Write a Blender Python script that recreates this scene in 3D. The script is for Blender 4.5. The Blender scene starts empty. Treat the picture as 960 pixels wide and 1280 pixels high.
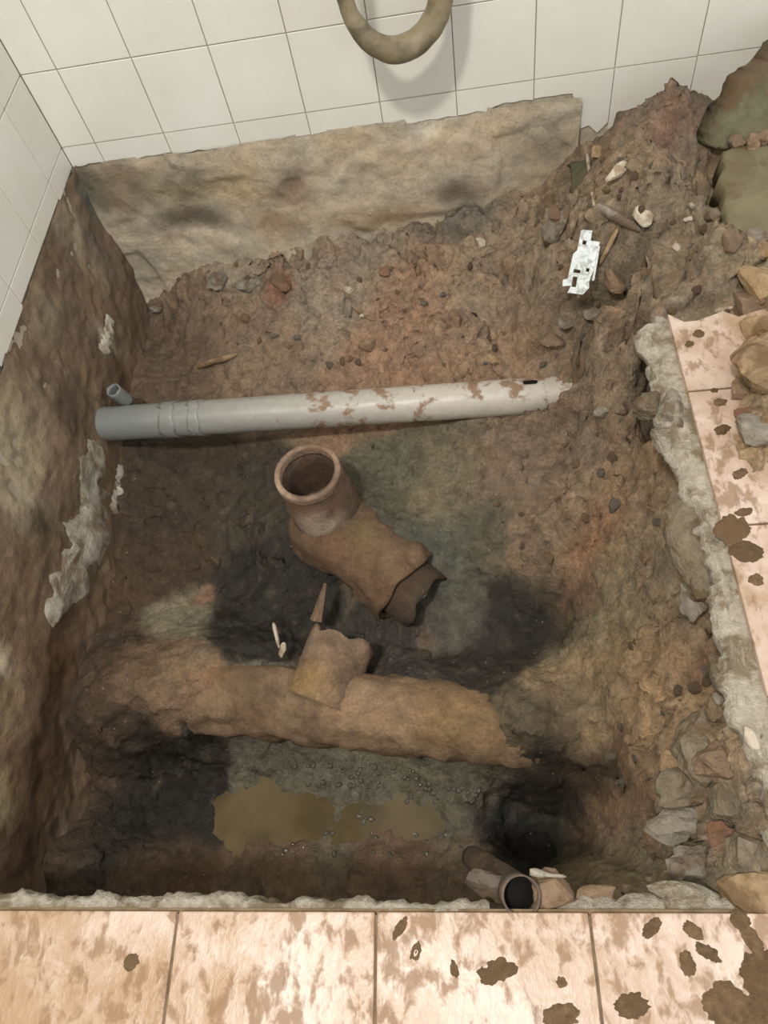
import bpy, bmesh, math, random
import numpy as np
from mathutils import Vector, Matrix

S = bpy.context.scene
COL = S.collection
W = 0.15                                     # wall tile size (m)

# ------------------------------------------------------------------ camera
CAM = np.array((0.8176, -1.4198, 0.8598))
ROT = (0.525931586, 0.147573666, 0.006452625)
FPX = 904.36
cd = bpy.data.cameras.new('camera'); cam = bpy.data.objects.new('camera', cd); COL.objects.link(cam)
cam.location = CAM; cam.rotation_euler = ROT
cd.sensor_fit = 'VERTICAL'; cd.sensor_height = 24.0; cd.lens = 24.0 * FPX / 1280.0
cd.clip_start = 0.02
S.camera = cam

# ------------------------------------------------------------------ light
wd = bpy.data.worlds.new('room_light'); S.world = wd; wd.use_nodes = True
wd.node_tree.nodes['Background'].inputs[0].default_value = (1.0, 0.99, 0.965, 1)
wd.node_tree.nodes['Background'].inputs[1].default_value = 0.95
ld = bpy.data.lights.new('ceiling_lamp', 'AREA'); ld.shape = 'DISK'; ld.size = 0.22
ld.energy = 42; ld.color = (1.0, 0.95, 0.87)
lo = bpy.data.objects.new('ceiling_lamp', ld); COL.objects.link(lo)
lo.location = (0.36, -1.72, 2.35)
lo.rotation_euler = (0, 0, 0)
S.view_settings.view_transform = 'Standard'; S.view_settings.look = 'None'
S.view_settings.exposure = 0.17; S.view_settings.gamma = 1.0
S.view_settings.use_curve_mapping = False

# ------------------------------------------------------------------ helpers
RM = np.array(Matrix.Identity(3))
from mathutils import Euler
RM = np.array(Euler(ROT, 'XYZ').to_matrix())
def ray(x, y):
    return RM @ np.array([(x-480)/FPX, -(y-640)/FPX, -1.0])
def atz(x, y, z):
    d = ray(x, y); return CAM + d*((z-CAM[2])/d[2])
def aty(x, y, Y):
    d = ray(x, y); return CAM + d*((Y-CAM[1])/d[1])
def atx(x, y, X):
    d = ray(x, y); return CAM + d*((X-CAM[0])/d[0])

def lin(c):                                  # sRGB 0-255 -> linear
    c = np.asarray(c, float)/255.0
    return np.where(c <= 0.04045, c/12.92, ((c+0.055)/1.055)**2.4)
def lin4(c): return tuple(lin(c))+(1.0,)

def hash3(ix, iy, iz, seed):
    h = (ix*374761393 + iy*668265263 + iz*2147483647 + seed*1274126177) & 0xffffffff
    h = ((h ^ (h >> 13))*1274126177) & 0xffffffff
    h = ((h ^ (h >> 16))*2246822519) & 0xffffffff
    return ((h ^ (h >> 15)) & 0xffffff)/float(0xffffff)
def vnoise(P, seed=0):
    P = np.asarray(P, float); f = np.floor(P); i = f.astype(np.int64); t = P-f
    t = t*t*t*(t*(t*6-15)+10); out = 0
    for dx in (0, 1):
        wx = t[..., 0] if dx else 1-t[..., 0]
        for dy in (0, 1):
            wy = t[..., 1] if dy else 1-t[..., 1]
            for dz in (0, 1):
                wz = t[..., 2] if dz else 1-t[..., 2]
                out = out + wx*wy*wz*hash3(i[..., 0]+dx, i[..., 1]+dy, i[..., 2]+dz, seed)
    return out*2-1
def fbm(P, scale, octv=4, seed=0, gain=0.5):
    P = np.asarray(P, float)/scale; a = 1.0; s = 0; n = 0
    for k in range(octv):
        s = s + a*vnoise(P, seed+k*17); n += a; a *= gain; P = P*2.03+11.3
    return s/n
def worley(X, Y, scale, seed):
    """distance to nearest / second jittered cell centre, and the cell's random number"""
    x = X/scale; y = Y/scale; ix = np.floor(x).astype(np.int64); iy = np.floor(y).astype(np.int64)
    d1 = np.full(x.shape, 9.0); d2 = d1.copy(); r = np.zeros(x.shape)
    for a in (-1, 0, 1):
        for b in (-1, 0, 1):
            cx = ix+a; cy = iy+b; z0 = np.zeros_like(cx)
            px = cx+hash3(cx, cy, z0, seed); py = cy+hash3(cx, cy, z0+5, seed)
            d = np.hypot(x-px, y-py); q = hash3(cx, cy, z0+9, seed)
            new = d < d1
            d2 = np.where(new, d1, np.minimum(d2, d)); r = np.where(new, q, r); d1 = np.where(new, d, d1)
    return d1, d2, r

def link(name, me, mat=None, parent=None):
    o = bpy.data.objects.new(name, me); COL.objects.link(o)
    if mat is not None and me is not None and not me.materials: me.materials.append(mat)
    if parent is not None: o.parent = parent
    return o
def mesh(name, V, Fc, smooth=True, colors=None, wet=None):
    me = bpy.data.meshes.new(name)
    me.from_pydata([tuple(map(float, v)) for v in V], [], [tuple(map(int, f)) for f in Fc])
    if smooth: me.polygons.foreach_set('use_smooth', np.ones(len(me.polygons), bool))
    set_cols(me, colors, wet); me.update(); return me
def set_cols(me, colors, wet):
    n = len(me.vertices)
    if colors is not None:
        a = me.color_attributes.new('tint', 'FLOAT_COLOR', 'POINT')
        c = np.ones((n, 4), np.float32); c[:, :3] = colors; a.data.foreach_set('color', c.ravel())
    if wet is not None:
        a = me.attributes.new('wet', 'FLOAT', 'POINT'); a.data.foreach_set('value', np.asarray(wet, np.float32))
def grid_mesh(name, X, Y, Z, colors=None, wet=None, keep=None, flip=False):
    n, m = X.shape; V = np.stack([X, Y, Z], -1).reshape(-1, 3)
    i = np.arange((n-1)*m).reshape(n-1, m)[:, :-1]
    Q = np.stack([i, i+1, i+m+1, i+m], -1).reshape(-1, 4)
    if flip: Q = Q[:, ::-1]
    if keep is not None:
        kk = keep.ravel(); Q = Q[kk[Q].any(1)]
    me = bpy.data.meshes.new(name)
    me.vertices.add(len(V)); me.vertices.foreach_set('co', V.astype(np.float32).ravel())
    me.loops.add(Q.size); me.loops.foreach_set('vertex_index', Q.astype(np.int32).ravel())
    me.polygons.add(len(Q)); me.polygons.foreach_set('loop_start', np.arange(0, Q.size, 4, dtype=np.int32))
    me.update(calc_edges=True)
    me.polygons.foreach_set('use_smooth', np.ones(len(Q), bool))
    set_cols(me, None if colors is None else colors.reshape(-1, 3), None if wet is None else wet.ravel())
    me.update(); return me
def tag(o, label=None, cat=None, group=None, kind=None):
    if label: o['label'] = label
    if cat: o['category'] = cat
    if group: o['group'] = group
    if kind: o['kind'] = kind
    return o
def empty(name, loc=(0, 0, 0)):
    o = bpy.data.objects.new(name, None); COL.objects.link(o); o.location = loc; o.empty_display_size = 0.02
    return o

# ------------------------------------------------------------------ materials
def nodes_of(name):
    m = bpy.data.materials.new(name); m.use_nodes = True; nt = m.node_tree
    return m, nt, nt.nodes, nt.links, nt.nodes['Principled BSDF']
def N(nt, typ, **kw):
    n = nt.nodes.new(typ)
    for k, v in kw.items():
        if k.startswith('i_'): n.inputs[int(k[2:])].default_value = v
        else: setattr(n, k, v)
    return n
def noise(nt, vec, scale, detail=4, rough=0.55, dist=0.0):
    n = nt.nodes.new('ShaderNodeTexNoise'); n.inputs['Scale'].default_value = scale
    n.inputs['Detail'].default_value = detail; n.inputs['Roughness'].default_value = rough
    n.inputs['Distortion'].default_value = dist
    nt.links.new(vec, n.inputs['Vector']); return n.outputs['Fac']
def ramp(nt, fac, stops):
    r = nt.nodes.new('ShaderNodeValToRGB'); e = r.color_ramp.elements
    while len(e) < len(stops): e.new(0.5)
    for k, (p, c) in enumerate(stops):
        e[k].position = p; e[k].color = c if len(c) == 4 else tuple(c)+(1,)
    nt.links.new(fac, r.inputs[0]); return r.outputs[0]
def mix(nt, fac, a, b, mode='MIX'):
    n = nt.nodes.new('ShaderNodeMix'); n.data_type = 'RGBA'; n.blend_type = mode
    for sock, v in ((n.inputs[0], fac), (n.inputs[6], a), (n.inputs[7], b)):
        if hasattr(v, 'is_output'): nt.links.new(v, sock)
        else: sock.default_value = v
    return n.outputs[2]
def math_(nt, op, a, b=0.0, clamp=False):
    n = nt.nodes.new('ShaderNodeMath'); n.operation = op; n.use_clamp = clamp
    for sock, v in ((n.inputs[0], a), (n.inputs[1], b)):
        if hasattr(v, 'is_output'): nt.links.new(v, sock)
        else: sock.default_value = v
    return n.outputs[0]
def bump(nt, h, strength, dist, bsdf):
    b = nt.nodes.new('ShaderNodeBump'); b.inputs['Strength'].default_value = strength
    b.inputs['Distance'].default_value = dist
    nt.links.new(h, b.inputs['Height']); nt.links.new(b.outputs[0], bsdf.inputs['Normal'])
def world_pos(nt):
    return nt.nodes.new('ShaderNodeNewGeometry').outputs['Position']
G = lambda v: (v, v, v, 1)

def earth_material(name, bump_d=0.006, grain=1.0, specks=True, rough=0.92):
    """colour comes from the 'tint' attribute, broken up by grain, flecks and stain noise; 'wet' makes it glossy"""
    m, nt, nd, lk, bs = nodes_of(name); pos = world_pos(nt)
    at = nd.new('ShaderNodeAttribute'); at.attribute_name = 'tint'
    wt = nd.new('ShaderNodeAttribute'); wt.attribute_name = 'wet'
    n1 = noise(nt, pos, 38, 6, 0.65); n2 = noise(nt, pos, 160, 5, 0.7); n3 = noise(nt, pos, 9, 4, 0.6, 0.4)
    c = mix(nt, 1.0, at.outputs['Color'], ramp(nt, n1, [(0.28, G(1-0.55*grain)), (0.72, G(1+0.45*grain))]), 'MULTIPLY')
    c = mix(nt, 1.0, c, ramp(nt, n2, [(0.28, G(1-0.5*grain)), (0.75, G(1+0.5*grain))]), 'MULTIPLY')
    c = mix(nt, 1.0, c, ramp(nt, n3, [(0.3, (0.86, 0.88, 0.92, 1)), (0.7, (1.14, 1.07, 0.98, 1))]), 'MULTIPLY')
    if specks:
        v = nd.new('ShaderNodeTexVoronoi'); v.inputs['Scale'].default_value = 95
        lk.new(pos, v.inputs['Vector'])
        sp = math_(nt, 'LESS_THAN', v.outputs['Distance'], 0.20)
        pick = nd.new('ShaderNodeSeparateColor'); lk.new(v.outputs['Color'], pick.inputs[0])
        sp = math_(nt, 'MULTIPLY', sp, math_(nt, 'GREATER_THAN', pick.outputs[0], 0.955))
        sp = math_(nt, 'MULTIPLY', sp, math_(nt, 'SUBTRACT', 1.0, wt.outputs['Fac'], True))
        c = mix(nt, math_(nt, 'MULTIPLY', sp, 0.5), c, lin4((170, 152, 130)))
    lk.new(c, bs.inputs['Base Color'])
    r = nd.new('ShaderNodeMapRange'); r.inputs[2].default_value = 0.7; r.inputs[3].default_value = rough; r.inputs[4].default_value = 0.10
    lk.new(wt.outputs['Fac'], r.inputs[0]); lk.new(r.outputs[0], bs.inputs['Roughness'])
    bs.inputs['Specular IOR Level'].default_value = 0.5
    h = math_(nt, 'ADD', math_(nt, 'MULTIPLY', n1, 1.6), math_(nt, 'MULTIPLY', n2, 0.8))
    h = math_(nt, 'ADD', h, math_(nt, 'MULTIPLY', noise(nt, pos, 420, 3, 0.6), 0.3))
    bump(nt, h, 1.0, bump_d, bs)
    return m

def simple_rough(name, c1, c2, scale=40, rough=0.85, bd=0.002, c3=None, spec=0.3, s3=6):
    m, nt, nd, lk, bs = nodes_of(name)
    tc = nd.new('ShaderNodeTexCoord').outputs['Object']; oi = nd.new('ShaderNodeObjectInfo')
    va = nd.new('ShaderNodeVectorMath'); va.operation = 'ADD'
    lk.new(tc, va.inputs[0]); lk.new(oi.outputs['Location'], va.inputs[1]); p = va.outputs[0]
    n1 = noise(nt, p, scale, 6, 0.65)
    c = ramp(nt, n1, [(0.3, lin4(c1)), (0.7, lin4(c2))])
    if c3: c = mix(nt, ramp(nt, noise(nt, p, s3, 5, 0.65, 0.6), [(0.47, G(0)), (0.6, G(1))]), c, lin4(c3))
    rv = nd.new('ShaderNodeMapRange'); lk.new(oi.outputs['Random'], rv.inputs[0])
    rv.inputs[3].default_value = 0.86; rv.inputs[4].default_value = 1.12
    hs = nd.new('ShaderNodeHueSaturation'); lk.new(rv.outputs[0], hs.inputs['Value']); lk.new(c, hs.inputs['Color'])
    lk.new(hs.outputs[0], bs.inputs['Base Color'])
    bs.inputs['Roughness'].default_value = rough; bs.inputs['Specular IOR Level'].default_value = spec
    h = math_(nt, 'ADD', n1, math_(nt, 'MULTIPLY', noise(nt, p, scale*4, 4, 0.6), 0.5))
    bump(nt, h, 1.0, bd, bs)
    return m

def wall_tile_material():
    m, nt, nd, lk, bs = nodes_of('white_glazed_tile'); pos = world_pos(nt)
    c = ramp(nt, noise(nt, pos, 5, 4, 0.6), [(0.3, lin4((226, 225, 216))), (0.7, lin4((236, 236, 230)))])
    oi = nd.new('ShaderNodeObjectInfo')
    c = mix(nt, math_(nt, 'MULTIPLY', oi.outputs['Random'], 0.10), c, lin4((205, 200, 185)))
    st = ramp(nt, noise(nt, pos, 28, 6, 0.7, 0.8), [(0.66, G(0)), (0.76, G(1))])
    c = mix(nt, math_(nt, 'MULTIPLY', st, 0.32), c, lin4((176, 166, 146)))
    lk.new(c, bs.inputs['Base Color']); bs.inputs['Roughness'].default_value = 0.32
    bs.inputs['Specular IOR Level'].default_value = 0.35
    bump(nt, noise(nt, pos, 12, 2, 0.5), 0.25, 0.002, bs)
    return m

def floor_tile_material():
    """pinkish ceramic with dried mud film, mud freckles and a few wet brown splashes"""
    m, nt, nd, lk, bs = nodes_of('muddy_floor_tile'); pos = world_pos(nt)
    sx = nd.new('ShaderNodeSeparateXYZ'); lk.new(pos, sx.inputs[0])
    c = ramp(nt, noise(nt, pos, 14, 5, 0.6), [(0.3, lin4((190, 166, 150))), (0.7, lin4((212, 195, 183)))])
    # dried tan film, heavier towards the left end of the row
    mr = nd.new('ShaderNodeMapRange'); lk.new(sx.outputs[0], mr.inputs[0])
    mr.inputs[1].default_value = 0.28; mr.inputs[2].default_value = 0.62; mr.inputs[3].default_value = 0.20; mr.inputs[4].default_value = -0.01
    f = math_(nt, 'ADD', noise(nt, pos, 11, 6, 0.7, 0.5), mr.outputs[0])
    c = mix(nt, ramp(nt, f, [(0.42, G(0)), (0.70, G(0.9))]), c, lin4((160, 130, 98)))
    # freckles, elongated
    mp = nd.new('ShaderNodeMapping'); mp.inputs['Scale'].default_value = (1.0, 0.6, 1.0); lk.new(pos, mp.inputs[0])
    f2 = noise(nt, mp.outputs[0], 62, 4, 0.62, 0.3)
    f2 = math_(nt, 'ADD', f2, math_(nt, 'MULTIPLY', math_(nt, 'SUBTRACT', noise(nt, pos, 9, 3, 0.5), 0.5), 0.55))
    c = mix(nt, ramp(nt, f2, [(0.51, G(0)), (0.63, G(0.75))]), c, lin4((136, 108, 82)))
    # dark splashes
    f3 = noise(nt, mp.outputs[0], 24, 5, 0.6, 0.5)
    c = mix(nt, ramp(nt, f3, [(0.63, G(0)), (0.70, G(0.75))]), c, lin4((112, 88, 62)))
    lk.new(c, bs.inputs['Base Color'])
    lk.new(ramp(nt, f2, [(0.5, G(0.42)), (0.6, G(0.85))]), bs.inputs['Roughness'])
    bump(nt, math_(nt, 'ADD', f2, f3), 0.5, 0.004, bs)
    return m

M = {}
M['wall_tile'] = wall_tile_material()
M['floor_tile'] = floor_tile_material()
M['grout'] = simple_rough('wall_grout', (176, 164, 142), (208, 198, 180), 60, 0.9, 0.001)
M['floor_grout'] = simple_rough('floor_grout', (96, 80, 64), (130, 112, 92), 60, 0.9, 0.001)
M['screed'] = simple_rough('sand_screed', (96, 82, 62), (140, 122, 96), 30, 0.95, 0.003)
M['soil'] = earth_material('wet_brown_soil', 0.0045, 0.75)
M['plaster'] = earth_material('tinted_cement_render', 0.0022, 0.4, False)
M['pipe_clay'] = earth_material('mud_caked_clay', 0.003, 0.6, False)
M['mortar'] = simple_rough('pale_mortar', (152, 145, 130), (200, 192, 177), 90, 0.92, 0.005, (130, 118, 98), 0.3, 26)
M['concrete'] = simple_rough('grey_concrete', (112, 102, 84), (148, 137, 118), 60, 0.94, 0.005, (112, 95, 72), 0.3, 30)
M['stone_brown'] = simple_rough('brown_clod', (116, 96, 76), (156, 132, 108), 60, 0.95, 0.004, (128, 108, 90), 0.3, 20)
M['stone_tan'] = simple_rough('tan_stone', (136, 114, 86), (172, 148, 116), 50, 0.92, 0.003, (120, 98, 72), 0.3, 22)
M['stone_grey'] = simple_rough('grey_stone', (122, 116, 104), (160, 152, 140), 60, 0.9, 0.003, (112, 96, 80), 0.3, 24)
M['brick'] = simple_rough('red_brick', (124, 94, 74), (146, 110, 88), 60, 0.94, 0.004, (118, 98, 80), 0.3, 14)
M['white_chip'] = simple_rough('white_ceramic', (176, 164, 146), (204, 196, 182), 60, 0.8, 0.001, (150, 132, 110), 0.3, 30)
M['metal'] = simple_rough('bright_metal', (196, 204, 204), (226, 234, 234), 30, 0.4, 0.0006, (160, 164, 160), 0.5, 60)
M['hose'] = simple_rough('dirty_olive_rubber', (122, 112, 88), (154, 142, 114), 22, 0.5, 0.0012, (108, 98, 78), 0.4, 14)
M['hole_shade'] = simple_rough('painted_hole_shade', (12, 10, 9), (20, 17, 14), 40, 0.95, 0.0004)  # near-black colour standing in for shade inside pipe openings
M['black_pipe'] = simple_rough('dark_grey_pipe', (70, 62, 56), (98, 86, 76), 40, 0.6, 0.0012, (112, 92, 72), 0.4, 18)
M['membrane'] = simple_rough('black_plastic_sheet', (30, 29, 30), (46, 45, 46), 30, 0.5, 0.002, (62, 56, 50), 0.4, 16)
M['olive'] = simple_rough('damp_olive_cement', (116, 110, 86), (136, 130, 104), 16, 0.8, 0.0012, (108, 96, 70), 0.3, 8)
M['green'] = simple_rough('mossy_cement', (76, 78, 60), (112, 108, 86), 26, 0.85, 0.003, (96, 80, 60), 0.3, 10)

def pvc_material():
    m, nt, nd, lk, bs = nodes_of('grey_plastic_pipe'); pos = world_pos(nt)
    sx = nd.new('ShaderNodeSeparateXYZ'); lk.new(pos, sx.inputs[0])
    mr = nd.new('ShaderNodeMapRange'); lk.new(sx.outputs[0], mr.inputs[0])
    mr.inputs[1].default_value = 0.1; mr.inputs[2].default_value = 0.75
    c = mix(nt, mr.outputs[0], lin4((126, 132, 130)), lin4((200, 194, 184)))     # dust-free plastic to dusty end
    c = mix(nt, ramp(nt, noise(nt, pos, 55, 5, 0.6), [(0.35, G(0.2)), (0.7, G(0))]), c, lin4((110, 100, 88)))
    # mud film patches, mainly on the middle stretch
    b = nd.new('ShaderNodeMapRange'); lk.new(sx.outputs[0], b.inputs[0]); b.inputs[1].default_value = 0.3; b.inputs[2].default_value = 0.55
    b.inputs[3].default_value = -0.14; b.inputs[4].default_value = 0.02
    f = math_(nt, 'ADD', noise(nt, pos, 17, 5, 0.65, 0.3), b.outputs[0])
    c = mix(nt, ramp(nt, f, [(0.53, G(0)), (0.60, G(0.9))]), c, lin4((136, 106, 82)))
    lk.new(c, bs.inputs['Base Color'])
    lk.new(ramp(nt, f, [(0.5, G(0.38)), (0.6, G(0.8))]), bs.inputs['Roughness'])
    bump(nt, noise(nt, pos, 60, 4, 0.6), 0.4, 0.0015, bs)
    return m
M['pvc'] = pvc_material()

def water_material():
    m, nt, nd, lk, bs = nodes_of('murky_water'); pos = world_pos(nt)
    c = ramp(nt, noise(nt, pos, 9, 3, 0.5), [(0.35, lin4((84, 72, 46))), (0.65, lin4((112, 98, 68)))])
    lk.new(c, bs.inputs['Base Color']); bs.inputs['Roughness'].default_value = 0.06
    bs.inputs['IOR'].default_value = 1.33; bs.inputs['Specular IOR Level'].default_value = 0.5
    bump(nt, noise(nt, pos, 14, 2, 0.5), 0.10, 0.002, bs)
    return m
M['water'] = water_material()

# ------------------------------------------------------------------ walls with their tiles
def box_bm(x0, x1, y0, y1, z0, z1, bev=0.0):
    bm = bmesh.new(); bmesh.ops.create_cube(bm, size=1)
    for v in bm.verts:
        v.co = ((x0+x1)/2+v.co.x*(x1-x0), (y0+y1)/2+v.co.y*(y1-y0), (z0+z1)/2+v.co.z*(z1-z0))
    if bev: bmesh.ops.bevel(bm, geom=bm.edges[:], offset=bev, segments=2, affect='EDGES', profile=0.5)
    return bm
def bm_obj(name, bm, mat, parent=None, smooth=False):
    me = bpy.data.meshes.new(name); bm.to_mesh(me); bm.free()
    if smooth: me.polygons.foreach_set('use_smooth', np.ones(len(me.polygons), bool))
    return link(name, me, mat, parent)

TT = 0.0038                                     # tile thickness
wall_back = bm_obj('wall_back', box_bm(-0.2, 2.3, 0.0, 0.12, -0.9, 2.4), M['grout'])
tag(wall_back, 'back wall covered in square white glazed tiles', None, None, 'structure')
wall_left = bm_obj('wall_left', box_bm(-0.12, 0.0, -2.6, 0.0, -0.9, 2.4), M['grout'])
tag(wall_left, 'left wall covered in square white glazed tiles', None, None, 'structure')

GAP = 0.0018
A0 = 0.0783; ZR = 0.0407
_tile = {}
def tile_mesh(w, h):
    k = (round(w, 4), round(h, 4))
    if k not in _tile:
        bm = box_bm(-w/2, w/2, -TT, 0.0, -h/2, h/2, 0.0012)
        me = bpy.data.meshes.new('tile'); bm.to_mesh(me); bm.free(); me.materials.append(M['wall_tile']); _tile[k] = me
    return _tile[k]
rnd = random.Random(4)
def put_tile(parent, u0, u1, z0, z1, left):
    w = u1-u0-GAP; h = z1-z0-GAP; u = (u0+u1)/2; z = (z0+z1)/2
    o = link('tile', tile_mesh(w, h), None, parent)
    if left: o.location = (0.0, -u, z); o.rotation_euler = (rnd.uniform(-.004, .004), rnd.uniform(-.004, .004), math.pi/2)
    else: o.location = (u, 0.0, z); o.rotation_euler = (rnd.uniform(-.004, .004), 0, rnd.uniform(-.004, .004))
    if left: o.location.x = 0.0; o.rotation_euler = (0, 0, math.pi/2)
    return o
def broken_tile(parent, u0, u1, z1, zs):
    """cut tile of the lowest row: its bottom edge follows the chipped line zs"""
    n = len(zs); us = np.linspace(u0+GAP/2, u1-GAP/2, n); V = []; F = []
    for y in (-TT, 0.0):
        for k in range(n): V.append((us[k], y, zs[k]))
        for k in range(n): V.append((us[k], y, z1-GAP/2))
    m = 2*n
    for k in range(n-1):
        F.append((k, k+1, n+k+1, n+k)); F.append((m+k+1, m+k, m+n+k, m+n+k+1))
        F.append((k+1, k, m+k, m+k+1)); F.append((n+k, n+k+1, m+n+k+1, m+n+k))
    F.append((0, n, m+n, m)); F.append((n-1, m+n-1, m+2*n-1, 2*n-1))
    return link('tile', mesh('tile', V, F, False), M['wall_tile'], parent)
xs = [0.0+TT] + [A0+W*k for k in range(0, 13)]
for k in range(len(xs)-1):
    for r in range(5):
        put_tile(wall_back, xs[k], xs[k+1], ZR+W*r, ZR+W*(r+1), False)
    step = rnd.uniform(-0.008, 0.006)
    n = 9; zs = []
    for q in range(n):
        x = xs[k]+(xs[k+1]-xs[k])*q/(n-1)
        zz = -0.002+step+rnd.uniform(-0.0025, 0.0025)
        if 0.90 < x < 1.07: zz += 0.009
        if x >= 1.07: zz = -0.075+rnd.uniform(-0.012, 0.01)
        zs.append(zz)
    broken_tile(wall_back, xs[k], xs[k+1], ZR, zs)
us = [TT] + [0.115+W*k for k in range(0, 12)]
for k in range(len(us)-1):
    for r in range(5):
        put_tile(wall_left, us[k], us[k+1], ZR+W*r, ZR+W*(r+1), True)
    put_tile(wall_left, us[k], us[k+1], 0.0+rnd.uniform(-0.006, 0.002), ZR, True)

# ------------------------------------------------------------------ the dug-out earth: one height field
# (pixel, height) control points -> world; thin-plate spline between them
CP = [ # back slope below the footing
 (95,250,-.36),(170,330,-.33),(240,300,-.235),(300,300,-.245),(430,300,-.25),(520,320,-.27),(600,300,-.22),(680,260,-.17),
 (200,430,-.42),(300,380,-.335),(300,450,-.385),(420,400,-.325),(450,460,-.37),(540,380,-.29),(560,445,-.34),(640,360,-.235),
 (640,440,-.30),(690,330,-.125),(690,400,-.19),(690,450,-.28),(735,478,-.33),(775,488,-.315),
 # back right: torn-up floor and heap
 (740,230,-.045),(735,300,-.055),(730,380,-.085),(730,440,-.15),(790,200,-.025),(800,280,-.02),(800,360,-.04),(790,430,-.085),(775,455,-.155),
 (860,230,-.01),(860,330,-.012),(840,375,-.02),(822,395,-.04),(812,440,-.08),(830,150,-.02),(900,150,-.03),(870,140,-.04),(930,300,.0),(950,350,.01),(940,420,.035),(955,480,.03),(935,560,.004),(1000,300,.01),
 (1000,420,.03),(1000,200,-.03),(1000,600,-.025),(1100,400,.0),
 # below the plastic pipe
 (120,560,-.40),(200,580,-.46),(300,600,-.49),(250,680,-.53),(300,740,-.56),(180,700,-.50),(130,760,-.48),(460,600,-.455),(500,640,-.455),(450,730,-.53),
 (560,560,-.41),(465,645,-.425),(505,665,-.43),(545,672,-.445),(345,650,-.46),(640,560,-.365),(720,540,-.315),(770,525,-.33),(800,525,-.26),(810,560,-.20),(600,640,-.43),(690,640,-.35),(770,620,-.25),(825,600,-.16),
 (640,740,-.49),(690,760,-.50),(670,820,-.51),(590,760,-.51),(560,820,-.53),(500,810,-.545),(740,700,-.37),(770,780,-.33),(830,700,-.19),(850,780,-.16),(860,690,-.14),
 (820,850,-.235),(760,860,-.36),(720,870,-.44),(880,830,-.12),(860,900,-.15),(790,940,-.30),(890,930,-.07),(875,950,-.09),(905,970,-.055),
 (330,780,-.535),(220,790,-.49),(450,840,-.55),
 (160,840,-.425),(130,900,-.44),(200,840,-.42),(205,890,-.435),(280,812,-.455),(340,824,-.475),(690,850,-.45),(700,890,-.425),(720,890,-.42),(740,920,-.43),(520,846,-.485),(610,852,-.475),(655,925,-.425),(470,835,-.56),(250,925,-.53),(230,800,-.45),
 # around and in front of the main drain
 (60,900,-.46),(200,950,-.58),(320,950,-.60),(430,960,-.60),(560,965,-.59),(640,958,-.53),(700,945,-.46),
 (180,1020,-.60),(235,1010,-.625),(590,1030,-.605),(590,990,-.60),(100,1000,-.55),(60,1060,-.55),(300,1010,-.645),(350,1040,-.645),(480,1020,-.64),(540,1040,-.642),(430,1060,-.63),(250,1080,-.615),(350,1095,-.59),
 (480,1100,-.575),(560,1090,-.57),(640,1010,-.65),(690,1040,-.67),(640,1050,-.66),(700,990,-.60),(730,1010,-.58),(740,1060,-.56),(690,1085,-.60),(640,1085,-.58),
 (780,1000,-.40),(780,1070,-.36),(840,1000,-.20),(840,1060,-.18),(830,1110,-.10),(760,1110,-.18),(900,1000,-.08),(900,1060,-.06),(940,1090,-.035),(940,1000,-.045),(1000,1000,-.03),(1000,1100,-.025),
]
PTS = np.array([atz(*c) for c in CP])
PTS = np.vstack([PTS, np.array([(0.0,-0.2,-.38),(0.0,-0.45,-.40),(0.0,-0.7,-.43),(0.0,-1.0,-.43),(0.0,-1.3,-.47),(0.05,-1.42,-.5),(0.4,-1.42,-.57),(0.7,-1.42,-.55),
   (1.0,-1.42,-.06),(1.2,-1.42,-.03),(1.75,-1.42,-.03),(1.75,-.6,-.02),(1.75,0,-.04),(1.4,-1.0,-.03),(1.3,-.85,-.028),(1.17,-.75,-.03),(1.17,-1.1,-.035),(1.17,-1.3,-.035)])])
def tps(PT):
    xy = PT[:, :2]; n = len(xy); d = np.hypot(*(xy[:, None]-xy[None]).transpose(2, 0, 1))
    K = np.where(d > 0, d*d*np.log(d+1e-9), 0)+np.eye(n)*1.5e-5
    Pm = np.hstack([np.ones((n, 1)), xy]); A = np.zeros((n+3, n+3)); A[:n, :n] = K; A[:n, n:] = Pm; A[n:, :n] = Pm.T
    w = np.linalg.solve(A, np.r_[PT[:, 2], 0, 0, 0])
    def f(X, Y):
        out = w[n]+w[n+1]*X+w[n+2]*Y
        for k in range(n):
            r2 = (X-xy[k, 0])**2+(Y-xy[k, 1])**2
            out = out+w[k]*0.5*r2*np.log(r2+1e-12)
        return out
    return f
CELL = 0.004
gx = np.arange(0.002, 1.76, CELL); gy = np.arange(-1.399, -0.002, CELL)
X, Y = np.meshgrid(gx, gy)
Z = tps(PTS)(X, Y)
# heap lumps against the back wall and on the right
def lump(px, py, z, r, h, sq=1.0):
    p = atz(px, py, z); d2 = ((X-p[0])**2+((Y-p[1])*sq)**2)/r**2
    return h*np.exp(-d2*1.3)
Z = Z + lump(800,190,-.02,.075,.055) + lump(828,150,0,.06,.05) + lump(770,200,-.02,.05,.03) + lump(885,165,0,.06,.03) + lump(760,175,-.03,.05,.03)
P3 = np.stack([X, Y, Z*0.8], -1)
dry = np.clip((Z+0.42)/0.2, 0, 1)              # higher earth is drier and lumpier
n_big = fbm(P3, 0.16, 4, 3); n_mid = fbm(P3, 0.05, 4, 21); n_fin = fbm(P3, 0.016, 3, 47)
d1, d2, rr = worley(X+0.012*n_mid, Y+0.012*n_fin, 0.045, 5)
clod = np.clip(1-d1/0.75, 0, 1)**1.2*(rr > 0.35)*rr
e1, e2, r2 = worley(X+0.006*n_fin, Y+0.006*n_mid, 0.018, 8)
clod2 = np.clip(1-e1/0.7, 0, 1)*(r2 > 0.45)*r2
crack = np.clip(1-np.abs(fbm(P3, 0.11, 3, 77))/0.035, 0, 1)*(fbm(P3, 0.3, 2, 90) > 0.0)
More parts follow.
